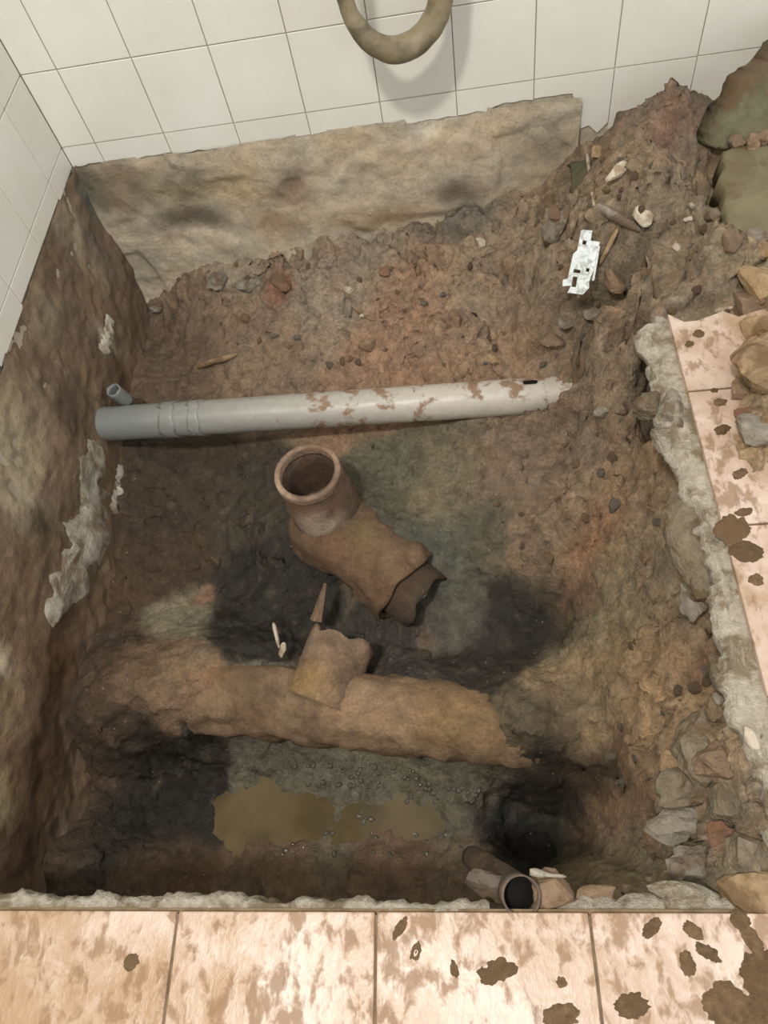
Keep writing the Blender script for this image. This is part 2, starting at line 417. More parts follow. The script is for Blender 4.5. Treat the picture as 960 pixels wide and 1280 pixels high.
flat = np.exp(-(((X-.5)/.26)**4+((Y+1.255)/.075)**4))      # the silted bottom under the puddle
rough = (0.55+0.75*dry)*(1-0.35*flat)
onfloor = np.clip((Z+0.06)/0.05, 0, 1)*(X > 1.0)
rough = rough*(1-0.2*onfloor)
f1, f2, r3 = worley(X+0.02*n_mid, Y+0.02*n_big, 0.085, 15)
slabs = np.clip((f2-f1)*3.0, 0, 1)*(r3 > 0.4)*r3
Z = Z + rough*(0.022*n_big+0.016*n_mid+0.008*n_fin+0.022*clod*(1-onfloor*.3)+(0.007+0.010*onfloor)*clod2+0.020*slabs*dry) - 0.016*crack*rough - 0.010*dry*rough
# named cracks / clefts seen in the bank
def seg_d(P, Q):
    vx, vy = Q[0]-P[0], Q[1]-P[1]; L = vx*vx+vy*vy
    t = np.clip(((X-P[0])*vx+(Y-P[1])*vy)/L, 0, 1); return np.hypot(X-P[0]-t*vx, Y-P[1]-t*vy)
def cleft(pix, z, w, dep):
    global Z
    pts = [atz(a, b, z) for a, b in pix]; d = np.min([seg_d(pts[k], pts[k+1]) for k in range(len(pts)-1)], 0)
    d = d+0.004*n_fin
    Z = Z-dep*np.exp(-(d/w)**2)
cleft([(655,425),(690,400),(735,372)], -.20, .009, .03)
cleft([(330,305),(370,320),(430,290),(480,300),(540,330)], -.26, .008, .03)
cleft([(740,370),(765,365)], -.10, .007, .02)
cleft([(780,585),(820,600)], -.2, .006, .015)
cleft([(820,905),(845,893)], -.2, .006, .02)
cleft([(800,975),(845,950)], -.24, .006, .02)
cleft([(900,985),(880,1005),(830,1010)], -.1, .006, .02)
# the plastic pipe lies free in a shallow trench
_t = np.clip((X+0.02)/1.19, 0, 1); _yc = -0.452-0.010*_t; _zc = -0.323-0.029*_t
_d = np.abs(Y-_yc); _lim = _zc-0.006+np.where(Y > _yc, 0.030, -0.012)+np.clip(_d-0.036, 0, 1)*1.1+0.006*n_fin+np.clip((X-0.96)/0.10, 0, 1)**2*0.09+np.clip((X-1.02)/0.08, 0, 1)*0.7+np.clip(_d-0.06, 0, 1)*5
Z = np.minimum(Z, _lim)
# left wall side: soil stays behind the wall plane; never above the wall tile line
_keep = (-0.045+0.012*n_mid)*np.clip((X-1.10)/0.04, 0, 1)-0.6*(1-np.clip((X-1.10)/0.04, 0, 1))
Z = np.where(Y > -0.66, np.maximum(Z, _keep), Z)
def soil_z(x, y):
    fx = np.clip((x-gx[0])/CELL, 0, len(gx)-1.001); fy = np.clip((y-gy[0])/CELL, 0, len(gy)-1.001)
    i, j = int(fx), int(fy); a, b = fx-i, fy-j
    return Z[j, i]*(1-a)*(1-b)+Z[j, i+1]*a*(1-b)+Z[j+1, i]*(1-a)*b+Z[j+1, i+1]*a*b
def hit(px, py, lift=0.0):
    d = ray(px, py); d = d/np.linalg.norm(d); t = 0.55; p = CAM
    while t < 3.0:
        p = CAM+d*t
        if p[2] <= soil_z(p[0], p[1])+lift: break
        t += 0.003
    return p

# earth colours, low left pit darkened for damp and painted depth shade: (pixel, height, sRGB, radius m, wet)
TN = [
 (300,400,-.36,(132,104,80),.16,0),(420,340,-.28,(140,120,100),.12,0),(300,350,-.31,(142,132,112),.06,0),(350,360,-.3,(150,92,64),.035,0),(240,440,-.4,(98,76,58),.12,0),
 (520,400,-.3,(146,108,82),.14,0),(600,350,-.24,(140,116,92),.12,0),(620,430,-.3,(146,112,86),.10,0),(560,260,-.2,(110,98,86),.06,0),
 (690,330,-.15,(138,116,92),.1,0),(800,250,-.02,(130,108,82),.16,0),(820,170,0,(112,90,74),.10,0),(825,185,0,(126,84,64),.03,0),(860,340,-.01,(132,112,86),.14,0),
 (790,430,-.1,(138,116,94),.1,0),(950,430,.03,(168,134,92),.09,0),(930,300,0,(132,116,88),.1,0),(1000,450,.03,(160,128,90),.15,0),
 (230,600,-.48,(76,59,43),.10,.1),(200,680,-.5,(78,57,39),.1,.1),(300,640,-.52,(74,62,48),.08,.2),(310,740,-.55,(50,44,38),.075,.35),(225,760,-.51,(122,112,88),.06,.1),
 (250,745,-.53,(138,96,66),.03,.1),(120,720,-.46,(84,60,40),.1,0),(110,830,-.48,(80,57,37),.1,.1),(470,620,-.45,(86,80,64),.06,.1),(500,590,-.45,(96,92,72),.06,.1),
 (560,580,-.4,(110,98,74),.09,0),(650,560,-.36,(124,100,78),.12,0),(740,540,-.3,(130,104,80),.1,0),(600,660,-.43,(88,80,64),.06,.1),(560,690,-.47,(84,84,72),.06,.2),
 (690,650,-.36,(130,104,78),.09,0),(740,660,-.3,(152,106,74),.06,0),(800,600,-.2,(132,104,76),.09,0),(820,680,-.19,(134,112,84),.08,0),
 (680,775,-.5,(46,42,35),.065,.2),(650,740,-.48,(54,50,42),.05,.2),(570,780,-.52,(82,78,68),.05,.3),(510,820,-.54,(66,60,54),.06,.35),(530,800,-.53,(110,84,62),.03,.25),(600,820,-.52,(58,50,42),.06,.3),
 (720,740,-.4,(118,84,58),.04,0),(760,760,-.34,(122,106,78),.08,0),(800,850,-.25,(156,124,86),.12,0),(750,870,-.38,(128,106,72),.06,0),(850,780,-.16,(128,100,72),.06,0),(885,830,-.12,(110,66,48),.035,0),
 (850,900,-.16,(148,118,84),.08,0),(820,980,-.26,(150,118,84),.07,0),(790,1000,-.35,(140,98,66),.06,0),
 (740,980,-.55,(74,52,34),.05,.1),(700,920,-.5,(86,70,48),.05,.1),(650,930,-.54,(96,82,62),.05,.2),(690,1020,-.7,(38,34,29),.11,.15),(630,1040,-.7,(36,35,33),.07,.2),(660,1070,-.6,(40,38,36),.05,.2),  # cavity blacks: its shade is painted into the soil tint
 (880,1000,-.1,(134,122,102),.09,0),(900,1070,-.06,(122,112,90),.09,0),(840,1080,-.17,(134,116,88),.08,0),(800,1100,-.14,(130,112,84),.08,0),(960,1060,-.03,(134,112,84),.08,0),(900,1050,-.06,(160,102,68),.02,0),
 (200,955,-.6,(44,37,30),.07,.3),(170,850,-.43,(108,80,54),.06,0),(205,870,-.43,(134,98,66),.05,0),(140,900,-.45,(88,62,40),.05,0),(715,885,-.42,(126,102,74),.05,0),(215,835,-.42,(124,96,68),.04,0),(190,1030,-.64,(46,39,32),.09,.3),(240,1030,-.64,(50,43,35),.05,.4),(250,940,-.56,(48,40,34),.04,.3),(100,960,-.52,(76,54,35),.09,.15),(80,1060,-.55,(80,60,40),.1,.15),(200,1090,-.58,(92,66,44),.06,.15),
 (340,955,-.61,(96,90,76),.06,.7),(450,965,-.61,(104,98,84),.07,.85),(560,985,-.62,(98,92,78),.07,.8),(600,980,-.6,(86,78,64),.05,.6),(440,1030,-.64,(104,92,74),.05,.7),
 (350,1080,-.58,(104,80,58),.08,.3),(480,1085,-.56,(112,84,63),.08,.25),(580,1080,-.56,(110,90,70),.06,.25),(420,1060,-.62,(110,94,74),.06,.4),
]
num = np.zeros(X.shape+(3,)); den = np.zeros(X.shape); wetn = np.zeros(X.shape)
wx = X+0.030*fbm(P3, 0.07, 4, 101); wy = Y+0.030*fbm(P3, 0.07, 4, 202)
for (a, b, z, c, r, w) in TN:
    p = atz(a, b, z); d2 = ((wx-p[0])**2+(wy-p[1])**2)/(0.62*r)**2
    g = np.exp(-np.minimum(d2, 40))/r**0.7+1e-9/(1+d2)
    num += g[..., None]*lin(c); den += g; wetn += g*w
TINT = num/den[..., None]; _g = TINT.mean(-1, keepdims=True); TINT = np.clip((_g+(TINT-_g)*0.66)*1.0, 0, 1); TINT = TINT*(1.0+0.55*np.clip((_g-0.02)/0.05, 0, 1))*np.array((0.83, 0.86, 0.80)); WET = np.clip(wetn/den, 0, 1)
# clods pick up paler, drier tops; reddish brick dust in patches
red = np.clip((fbm(P3, 0.06, 3, 303)-0.18)*4, 0, 1)*dry
TINT = TINT*(1-red[..., None]*0.3)+lin((138,100,74))*red[..., None]*0.3
pale = np.clip((fbm(P3, 0.022, 3, 404)-0.25)*4, 0, 1)*(0.25+0.75*dry)
TINT = TINT*(1-pale[..., None]*0.4)+lin((168,150,126))*pale[..., None]*0.4
PZ = np.stack([X, Y, Z], -1)
gzx, gzy = np.gradient(Z, CELL)[1], np.gradient(Z, CELL)[0]
steep = np.clip((np.hypot(gzx, gzy)-0.7)/0.8, 0, 1)
inner = np.clip(np.minimum.reduce([X/0.03, (1.74-X)/0.03, (-Y)/0.03, (Y+1.40)/0.03]), 0, 1)
XD = X+steep*inner*(0.016*fbm(PZ, 0.05, 4, 501)+0.006*fbm(PZ, 0.014, 2, 503)); YD = Y+steep*inner*(0.016*fbm(PZ, 0.05, 4, 601)+0.006*fbm(PZ, 0.014, 2, 603))
soil = link('excavated_soil', grid_mesh('excavated_soil', XD, YD, Z, TINT, WET), M['soil'])
tag(soil, 'uneven brown dug-out soil lining the pit and heaped at its right edge', 'soil', None, 'stuff')

# ------------------------------------------------------------------ rendered pit faces under the walls
def colour_field(Pq, spots, base):
    """blend of base and stain and painted-shade spots; Pq (...,2); spots (u, v, rgb, ru, rv)"""
    c = np.ones(Pq.shape[:-1]+(3,))*lin(base)
    for (u, v, col, ru, rv) in spots:
        g = np.exp(-np.clip((((Pq[..., 0]-u)/ru)**2+((Pq[..., 1]-v)/rv)**2), 0, 40)**1.4)
        c = c*(1-g[..., None])+lin(col)*g[..., None]
    return c
yv = np.arange(-1.40, 0.004, 0.005); zv = np.arange(-0.75, 0.001, 0.005)
YY, ZZ = np.meshgrid(yv, zv)
Q3 = np.stack([YY, ZZ, 0*YY], -1)
low = np.clip(-ZZ/0.45, 0, 1)
XX = 0.004+0.010*fbm(Q3, 0.12, 4, 5)+0.005*fbm(Q3, 0.03, 3, 9)+0.012*low
wq = Q3[..., :2]+0.025*np.stack([fbm(Q3, 0.06, 4, 61), fbm(Q3, 0.06, 4, 62)], -1)
def lw(px, py): p = atx(px, py, 0.01); return (p[1], p[2])
sp = [(*lw(95,290),(140,126,104),.05,.13),(*lw(60,400),(128,116,92),.06,.05),(*lw(100,400),(112,96,80),.06,.09),(*lw(20,540),(160,146,118),.10,.08),(*lw(30,620),(170,156,128),.06,.05),(*lw(50,510),(136,120,98),.05,.06),
      (*lw(90,510),(86,70,56),.05,.06),(*lw(60,660),(92,78,60),.03,.07),(*lw(30,780),(116,96,72),.07,.06),(*lw(5,1000),(150,134,100),.05,.08),(*lw(15,870),(140,122,92),.06,.04),(*lw(0,820),(190,178,154),.025,.03),
      (*lw(70,850),(80,58,38),.10,.08),(*lw(50,960),(74,54,36),.09,.08),(*lw(80,760),(82,60,42),.05,.06),(*lw(150,480),(92,72,54),.06,.08),(*lw(30,1060),(78,58,40),.08,.08),(*lw(130,320),(104,92,80),.05,.08),(*lw(110,250),(92,94,84),.02,.05),(*lw(133,420),(150,140,122),.022,.05)]  # lower spots darkened for damp and for pit shade painted in
CW = colour_field(wq, sp, (112, 94, 74))
CW = np.clip(CW*1.25*np.array((1.0, 1.05, 1.14)), 0, 1)
plaster = link('plaster', grid_mesh('plaster', XX, YY, ZZ, CW, 0*YY), M['plaster'], wall_left)

# pale plaster scab left on the pit face
def scab(name, spine, widths, plane, thick, mat, parent, seed):
    """irregular raised crust following a line of points on the left face (y, z)"""
    n = 40; t = np.linspace(0, len(spine)-1, n); sp_ = np.array(spine); V = []; F = []; m = 13
    cy = np.interp(t, range(len(spine)), sp_[:, 0]); cz = np.interp(t, range(len(spine)), sp_[:, 1]); ww = np.interp(t, range(len(spine)), widths)
    dy = np.gradient(cy); dz = np.gradient(cz); L = np.hypot(dy, dz); ny, nz = -dz/L, dy/L
    for k in range(n):
        for j in range(m):
            s = j/(m-1)*2-1
            e = ww[k]*(1+0.45*vnoise(np.array([k*0.45, np.sign(s)*3.0, seed])))
            y = cy[k]+ny[k]*s*e; z = cz[k]+nz[k]*s*e
            prof = max(0, 1-abs(s)**3)*min(1, k/2.0, (n-1-k)/2.0)
            h = thick*prof*(1+0.5*vnoise(np.array([y/0.02, z/0.02, seed+3.0])))
            xb = 0.004+0.010*fbm(np.array([y, z, 0.0]), 0.12, 4, 5)+0.005*fbm(np.array([y, z, 0.0]), 0.03, 3, 9)+0.012*min(1, -z/0.45)
            V.append((xb-0.0015+h, y, z))
    for k in range(n-1):
        for j in range(m-1): F.append((k*m+j, (k+1)*m+j, (k+1)*m+j+1, k*m+j+1))
    return link(name, mesh(name, V, F), mat, parent)
M['lime'] = simple_rough('pale_lime_plaster', (166, 160, 146), (206, 200, 186), 60, 0.92, 0.003, (146, 130, 110), 0.3, 22)
scab('plaster_scab', [lw(125,555), lw(112,600), lw(115,640), lw(100,690), lw(78,740), lw(62,785)], [.028,.065,.065,.06,.048,.016], 0, .008, M['lime'], wall_left, 3)
scab('plaster_scab', [lw(150,580), lw(152,610), lw(140,640)], [.018,.026,.016], 0, .009, M['lime'], wall_left, 8)
scab('plaster_scab', [lw(136,395), lw(132,425), lw(128,440)], [.014,.022,.012], 0, .008, M['lime'], wall_left, 12)

# concrete footing under the back wall
xv = np.arange(-0.005, 1.072, 0.005); zv = np.arange(-0.45, 0.0005, 0.005)
XF, ZF = np.meshgrid(xv, zv); Q3 = np.stack([XF, ZF, 0*XF], -1)
YF = -0.004-0.008*fbm(Q3, 0.10, 4, 15)-0.003*fbm(Q3, 0.025, 3, 19)-0.02*np.clip(-ZF/0.3, 0, 1)
YF = YF-0.008*np.clip((fbm(Q3, 0.14, 3, 33)+0.1)*5, 0, 1)          # spalled layers
wq = Q3[..., :2]+0.02*np.stack([fbm(Q3, 0.05, 4, 71), fbm(Q3, 0.05, 4, 72)], -1)
def bw(px, py): p = aty(px, py, -0.02); return (p[0], p[2])
sp = [(*bw(150,240),(122,110,92),.10,.06),(*bw(110,230),(96,92,80),.03,.06),(*bw(230,240),(128,120,100),.10,.05),(*bw(240,275),(104,94,82),.10,.03),(*bw(300,235),(170,154,126),.08,.05),(*bw(370,235),(122,106,90),.05,.04),
      (*bw(450,220),(166,156,138),.10,.07),(*bw(540,165),(190,186,172),.04,.02),(*bw(600,180),(176,162,142),.12,.04),(*bw(580,240),(112,100,88),.07,.03),(*bw(650,220),(168,156,136),.07,.05),(*bw(690,190),(150,140,122),.05,.05),
      (*bw(480,270),(158,138,112),.10,.03),(*bw(350,280),(140,122,102),.07,.03),(*bw(680,270),(150,124,98),.05,.05)]
CF = colour_field(wq, sp, (176, 165, 146)); CF = np.clip(CF*1.16*np.array((0.98, 1.0, 1.0)), 0, 1)
footing = link('concrete_footing', grid_mesh('concrete_footing', XF, YF, ZF, CF, 0*XF, flip=True), M['plaster'], wall_back)
# broken end of the footing, turning the corner into the heap
yv2 = np.arange(-0.012, 0.0601, 0.004)

# ------------------------------------------------------------------ tiled floor around the pit
SF = 0.219; X0 = 0.462; YE = -1.401; XE = 1.122
floor = bm_obj('floor', box_bm(-0.1, 2.3, -2.6, YE+0.002, -0.9, -0.0085), M['screed'])
tag(floor, 'tiled floor with pinkish square tiles smeared in mud', None, None, 'structure')
bm_obj('screed', box_bm(XE+0.03, 2.3, YE, 0.0, -0.9, -0.10), M['screed'], floor)
FT = 0.009
def ftile_mesh(w, h):
    bm = box_bm(-w/2, w/2, -h/2, h/2, -FT, 0.0, 0.0014)
    me = bpy.data.meshes.new('floor_tile'); bm.to_mesh(me); bm.free(); me.materials.append(M['floor_tile']); return me
FG = 0.0028
full = ftile_mesh(SF-FG, SF-FG)
for k in range(-3, 6):
    for r in range(3):
        o = link('floor_tile', full, None, floor)
        o.location = (X0+SF*(k+.5), YE-SF*(r+.5), rnd.uniform(-.0006, .0006))
bm_obj('grout', box_bm(X0-3*SF, X0+6*SF, YE-3*SF, YE-0.004, -0.0085, -0.0022), M['floor_grout'], floor)
ys = [YE, -1.19, -0.971, -0.752, -0.60]
for r in range(len(ys)-1):
    for k in range(3):
        w = SF; h = ys[r+1]-ys[r]
        if r == len(ys)-2:                    # broken row: ragged far edge
            n = 12; V = []; F = []
            for z in (0, -FT):
                for q in range(n): V.append((XE+SF*k+FG/2+(SF-FG)*q/(n-1), ys[r]+FG/2, z))
                for q in range(n): V.append((XE+SF*k+FG/2+(SF-FG)*q/(n-1), ys[r+1]-0.010*rnd.random()-(0.02*math.sin(q*.9+k)**2), z))
            m = 2*n
            for q in range(n-1):
                F += [(q, q+1, n+q+1, n+q), (m+q+1, m+q, m+n+q, m+n+q+1), (q+1, q, m+q, m+q+1), (n+q, n+q+1, m+n+q+1, m+n+q)]
            F += [(0, n, m+n, m), (n-1, m+n-1, m+2*n-1, 2*n-1)]
            link('floor_tile', mesh('floor_tile', V, F, False), M['floor_tile'], floor)
        else:
            o = link('floor_tile', ftile_mesh(w-FG, h-FG), None, floor)
            o.location = (XE+SF*(k+.5), (ys[r]+ys[r+1])/2, 0)
bm_obj('grout', box_bm(XE+.004, XE+3*SF, YE, ys[-1]-0.03, -0.0085, -0.0022), M['floor_grout'], floor)

def ledge(name, line, width_fn, top_fn, thick, mat, parent, inward, seed, n=120, m=10):
    """ragged mortar bed sticking out under the tile edge; line: two end points (x, y)"""
    P, Qe = np.array(line[0], float), np.array(line[1], float); inw = np.array(inward, float); L = np.linalg.norm(Qe-P)
    n = int(L/0.004); m2 = m+6; V = []; F = []
    t = np.arange(n)/(n-1); sl = t*L
    o3 = lambda sc, q: fbm(np.stack([sl, 0*sl+seed*3.1, 0*sl+q], -1), sc, 3, seed)
    chips, _, cr = worley(sl, 0*sl, 0.06, seed)
    w = np.array([width_fn(a) for a in t])*(1+0.35*o3(0.10, .5))+0.006*o3(0.02, 2.5)-0.2*np.array([width_fn(a) for a in t])*(cr > 0.6)
    for k in range(n):
        b = P+(Qe-P)*t[k]
        for j in range(m2):
            if j < m:
                q_ = j/(m-1); q = b+inw*(w[k]*q_); z = top_fn(t[k], q_)-0.006*max(0, q_-0.8)/0.2
            else:
                d = (j-m+1)/6.0; q = b+inw*(w[k]*(1-0.45*d*d)); z = top_fn(t[k], 1)-0.006-thick*d
            V.append((q[0], q[1], z))
    V = np.array(V); j = np.tile(np.arange(m2), n)
    nz = 0.005*fbm(V, 0.03, 4, seed+5); nw = 0.006*fbm(V, 0.010, 3, seed+9)
    V[:, 2] += nz*np.clip(j/3, 0, 1); V[:, :2] += inw[None]*(nw*(j >= m-2))[:, None]
    for k in range(n-1):
        for jj in range(m2-1): F.append((k*m2+jj, k*m2+jj+1, (k+1)*m2+jj+1, (k+1)*m2+jj))
    return link(name, mesh(name, V, F), mat, parent)
ledge('mortar_bed', [(0.0, YE-0.004), (0.80, YE-0.004)], lambda t: 0.026-0.014*t, lambda t, s: -0.0095-0.002*s, 0.05, M['mortar'], floor, (0, 1), 2)
ledge('mortar_bed', [(0.86, YE-0.004), (1.14, YE-0.004)], lambda t: 0.020+0.01*t, lambda t, s: -0.012-0.01*s, 0.05, M['mortar'], floor, (0, 1), 4)
ledge('mortar_bed', [(XE+.008, YE), (XE+.008, -0.605)], lambda t: 0.044+.010*(t > .8)-.008*(.45 < t < .55), lambda t, s: -0.0095-0.010*s+0.004*math.exp(-((s-.7)/.12)**2), 0.040, M['mortar'], floor, (-1, 0), 6)

# ------------------------------------------------------------------ pipes
def frames(path):
    P = [Vector(p) for p in path]; n = len(P); T = []
    for k in range(n): T.append((P[min(k+1, n-1)]-P[max(k-1, 0)]).normalized())
    a = Vector((0, 0, 1)) if abs(T[0].z) < 0.9 else Vector((1, 0, 0))
    u = (a-T[0]*a.dot(T[0])).normalized(); out = []
    for k in range(n):
        u = (u-T[k]*u.dot(T[k])).normalized(); out.append((P[k], T[k], u, T[k].cross(u)))
    return out
def spline(pts, n):
    pts = np.array(pts, float); m = len(pts); out = []
    for t in np.linspace(0, m-1-1e-9, n):
        k = int(t); f = t-k
        p0, p1, p2, p3 = pts[max(k-1, 0)], pts[k], pts[k+1], pts[min(k+2, m-1)]
        out.append(0.5*((2*p1)+(-p0+p2)*f+(2*p0-5*p1+4*p2-p3)*f*f+(-p0+3*p1-3*p2+p3)*f**3))
    return np.array(out)
def tube(path, rad, seg=32, inner=None, noise_a=0.0, seed=1, jag0=0.0, jag1=0.0, flatten=1.0):
    """pipe wall: outer skin, inner skin (if inner given) and end rims; jag* make an end ragged"""
    fr = frames(path); n = len(fr); rad = np.broadcast_to(np.asarray(rad, float), (n,)); V = []; F = []
    def ring(k, r, ns):
        p, t, u, v = fr[k]
        for j in range(seg):
            a = 2*math.pi*j/seg; q = p+(u*math.cos(a)+v*math.sin(a)*flatten)*r
            if ns: q = q+(u*math.cos(a)+v*math.sin(a))*(ns*fbm(np.array(q), 0.03, 3, seed))
            if k == 0 and jag0: q = q+t*(jag0*vnoise(np.array([a*2.2, seed, 1.5])))
            if k == n-1 and jag1: q = q+t*(jag1*vnoise(np.array([math.cos(a)*2.5+7, math.sin(a)*2.5, seed+.5])))
            V.append(tuple(q))
    for k in range(n): ring(k, rad[k], noise_a)
    for k in range(n-1):
        for j in range(seg): F.append((k*seg+j, k*seg+(j+1) % seg, (k+1)*seg+(j+1) % seg, (k+1)*seg+j))
    if inner is not None:
        b = n*seg
        for k in range(n): ring(k, rad[k]-inner, 0)
        for k in range(n-1):
            for j in range(seg): F.append((b+k*seg+j, b+(k+1)*seg+j, b+(k+1)*seg+(j+1) % seg, b+k*seg+(j+1) % seg))
        e = (n-1)*seg
        for j in range(seg):
            F.append((j, b+j, b+(j+1) % seg, (j+1) % seg)); F.append((e+j, e+(j+1) % seg, b+e+(j+1) % seg, b+e+j))
    else:
        F.append(tuple(range(seg-1, -1, -1))); F.append(tuple(range((n-1)*seg, n*seg)))
    return V, F
def line(a, b, n): return np.array([np.array(a, float)+(np.array(b, float)-np.array(a, float))*k/(n-1) for k in range(n)])
def tinted(V, base, spots, seed):
    P = np.array(V); c = np.ones((len(P), 3))*lin(base); Pn = P+0.015*fbm(P, 0.04, 3, seed)[:, None]
    mud = np.clip((fbm(P, 0.05, 4, seed+70)-0.02)*3.5, 0, 1)*0.55; c = c*(1-mud[:, None])+lin((96, 76, 56))*mud[:, None]
    for (q, r, col) in spots:
        g = np.exp(-(np.sum((Pn-np.array(q))**2, 1)/r**2)**1.3); c = c*(1-g[:, None])+lin(col)*g[:, None]
    return c

# grey plastic waste pipe across the pit
pa, pb = np.array((-0.02, -0.452, -0.323)), np.array((1.17, -0.462, -0.352))
pvc = empty('plastic_waste_pipe', tuple(pa))
tag(pvc, 'long grey plastic pipe lying across the pit from the left wall', 'pipe')
def child_mesh(name, V, F, mat, parent, smooth=True, colors=None, wet=None):
    V = np.array(V)-np.array(parent.location)
    return link(name, mesh(name, V, F, smooth, colors, wet), mat, parent)
V, F = tube(line(pa, pb, 60), 0.038, 40, 0.004, 0.0012, 3)
child_mesh('pipe_body', V, F, M['pvc'], pvc)
for (t, ln, w) in ((0.155, .016, .0016), (0.205, .012, .0012)):       # slipped tape / sleeve edges
    c = pa+(pb-pa)*t; dirv = (pb-pa)/np.linalg.norm(pb-pa)
    V, F = tube(line(c-dirv*ln, c+dirv*ln, 6), 0.0382+w, 40, 0.0015, 0.001, 8, 0.012, 0.012)
    child_mesh('sleeve', V, F, M['pvc'], pvc)
hc = aty(663, 464, -0.452)                                              # dark patch painting the shade of a knocked hole, top side
pt = pa+(pb-pa)*((hc[0]-pa[0])/(pb[0]-pa[0])); nrm = (hc-pt); nrm = nrm/np.linalg.norm(nrm)
V = []; F = []; u = (pb-pa)/np.linalg.norm(pb-pa); vv = np.cross(nrm, u)
for k, (s, h) in enumerate(((0.0, -.0008), (0.6, -.0004), (1.0, .0006))):
    for j in range(20):
        a = 2*math.pi*j/20; off = u*math.cos(a)*0.015*s+vv*math.sin(a)*0.007*s*(1+.25*math.cos(2*a))
        q = pt+nrm*0.038+off; rel = q-pt; ax = u*np.dot(rel, u); rd = rel-ax; q = pt+ax+rd/np.linalg.norm(rd)*(0.0392+h); V.append(q)
for k in range(2):
    for j in range(20): F.append((k*20+j, (k+1)*20+j, (k+1)*20+(j+1) % 20, k*20+(j+1) % 20))
F.append(tuple(range(20)))
child_mesh('hole_shade_patch', V, F, M['hole_shade'], pvc)
sa = aty(152, 500, -0.42); V, F = tube(line(sa+np.array((-.004, .02, -.03)), sa+np.array((-.012, .012, .022)), 8), 0.016, 20, 0.003, .001, 5, 0, .006)
child_mesh('stub', V, F, M['pvc'], pvc)

# main drain with its broken branch socket
ma, mb = np.array((0.04, -0.985, -0.500)), np.array((0.90, -1.098, -0.520))
drain = empty('main_drain_pipe', tuple(ma))
tag(drain, 'thick mud-caked brown drain pipe running along the pit bottom', 'pipe')
V, F = tube(line(ma, mb, 90), 0.071, 48, 0.012, 0.012, 31)
child_mesh('barrel', V, F, M['pipe_clay'], drain, True, tinted(V, (136, 114, 90), [((.24,-.97,-.45),.05,(150,112,78)),((.12,-.97,-.45),.09,(96,68,44)),((.86,-1.05,-.46),.06,(92,74,54)),((.92,-1.08,-.46),.05,(78,62,46)),((.60,-1.07,-.43),.09,(152,128,102)),((.75,-1.1,-.45),.06,(138,116,84))], 5), np.zeros(len(V)))
ba = np.array((0.487, -1.045, -0.485)); bb = np.array((0.535, -0.925, -0.470))
V, F = tube(spline([ba, ba*.5+bb*.5, bb], 16), np.interp(np.linspace(0, 1, 16), [0, .45, 1], [.070, .064, .066]), 40, 0.010, 0.003, 9, 0, 0.018)
child_mesh('branch_socket', V, F, M['pipe_clay'], drain, True, tinted(V, (140, 120, 102), [((.47,-1.03,-.43),.05,(150,124,84))], 6), np.zeros(len(V)))

# riser and broken bend of the old closet outlet
rx, ry = 0.497, -0.660
bend = empty('closet_bend', (rx, ry, -0.45))
tag(bend, 'brown clay closet bend with upright open riser and broken outlet', 'pipe')
V, F = tube(line((rx+.006, ry+.008, -0.50), (rx, ry, -0.268), 14), np.interp(np.linspace(0, 1, 14), [0, .6, .75, .9, 1], [.076, .071, .067, .065, .0645]), 48, 0.010, 0.0012, 12, 0, 0.002)
child_mesh('riser', V, F, M['pipe_clay'], bend, True, tinted(V, (122, 102, 86), [((rx+.015,ry-.066,-.365),.045,(206,190,170)),((rx-.02,ry-.062,-.385),.03,(196,178,158)),((rx+.03,ry-.05,-.33),.03,(120,92,74)),((rx,ry,-.50),.10,(112,88,68))], 7), np.zeros(len(V)))
V, F = tube(line((rx, ry, -0.284), (rx-.0005, ry, -0.264), 6), [.0645, .0655, .0657, .0657, .0656, .0648], 48, 0.0105, 0.0008, 14)
child_mesh('rim', V, F, M['pipe_clay'], bend, True, tinted(V, (146, 124, 108), [((rx-.05,ry-.04,-.27),.03,(172,150,130))], 8), np.zeros(len(V)))
V, F = tube(spline([(rx-.030, ry+.03, -.505), (rx+.0, ry-.01, -.475), (rx+.06, ry-.06, -.466), (rx+.12, ry-.115, -.47), (rx+.165, ry-.155, -.478)], 30),
            np.interp(np.linspace(0, 1, 30), [0, .2, .5, .7, .85, 1], [.06, .088, .080, .074, .084, .082]), 48, 0.011, 0.012, 16, 0, 0.014)
child_mesh('outlet', V, F, M['pipe_clay'], bend, True, tinted(V, (114, 92, 72), [((rx+.09,ry-.07,-.40),.04,(126,106,70)),((rx+.02,ry-.08,-.42),.05,(118,90,68)),((rx+.15,ry-.1,-.40),.05,(124,102,80))], 9), np.zeros(len(V)))
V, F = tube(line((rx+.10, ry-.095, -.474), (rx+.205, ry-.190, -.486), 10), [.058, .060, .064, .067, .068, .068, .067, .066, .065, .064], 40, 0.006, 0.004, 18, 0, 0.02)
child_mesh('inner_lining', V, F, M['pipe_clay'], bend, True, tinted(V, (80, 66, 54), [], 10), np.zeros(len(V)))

# small open pipe leaning out at the front edge
fa = atz(592, 1072, -0.33); fb = np.array((0.833, -1.388, 0.004)) ; fb = atz(652, 1120, 0.0)
small = empty('leaning_pipe', tuple(fa)); tag(small, 'small dark open pipe leaning up at the front tile edge', 'pipe')
V, F = tube(line(fa, fb, 16), np.interp(np.linspace(0, 1, 16), [0, .9, 1], [.017, .0195, .0205]), 32, 0.0022, 0.0015, 21)
child_mesh('pipe_body', V, F, M['black_pipe'], small)
dv = (fb-fa)/np.linalg.norm(fb-fa)
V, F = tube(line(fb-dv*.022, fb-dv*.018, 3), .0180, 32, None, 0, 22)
child_mesh('bore_shade_disc', V, F, M['hole_shade'], small)  # black disc plugs the bore, painting the shade inside it
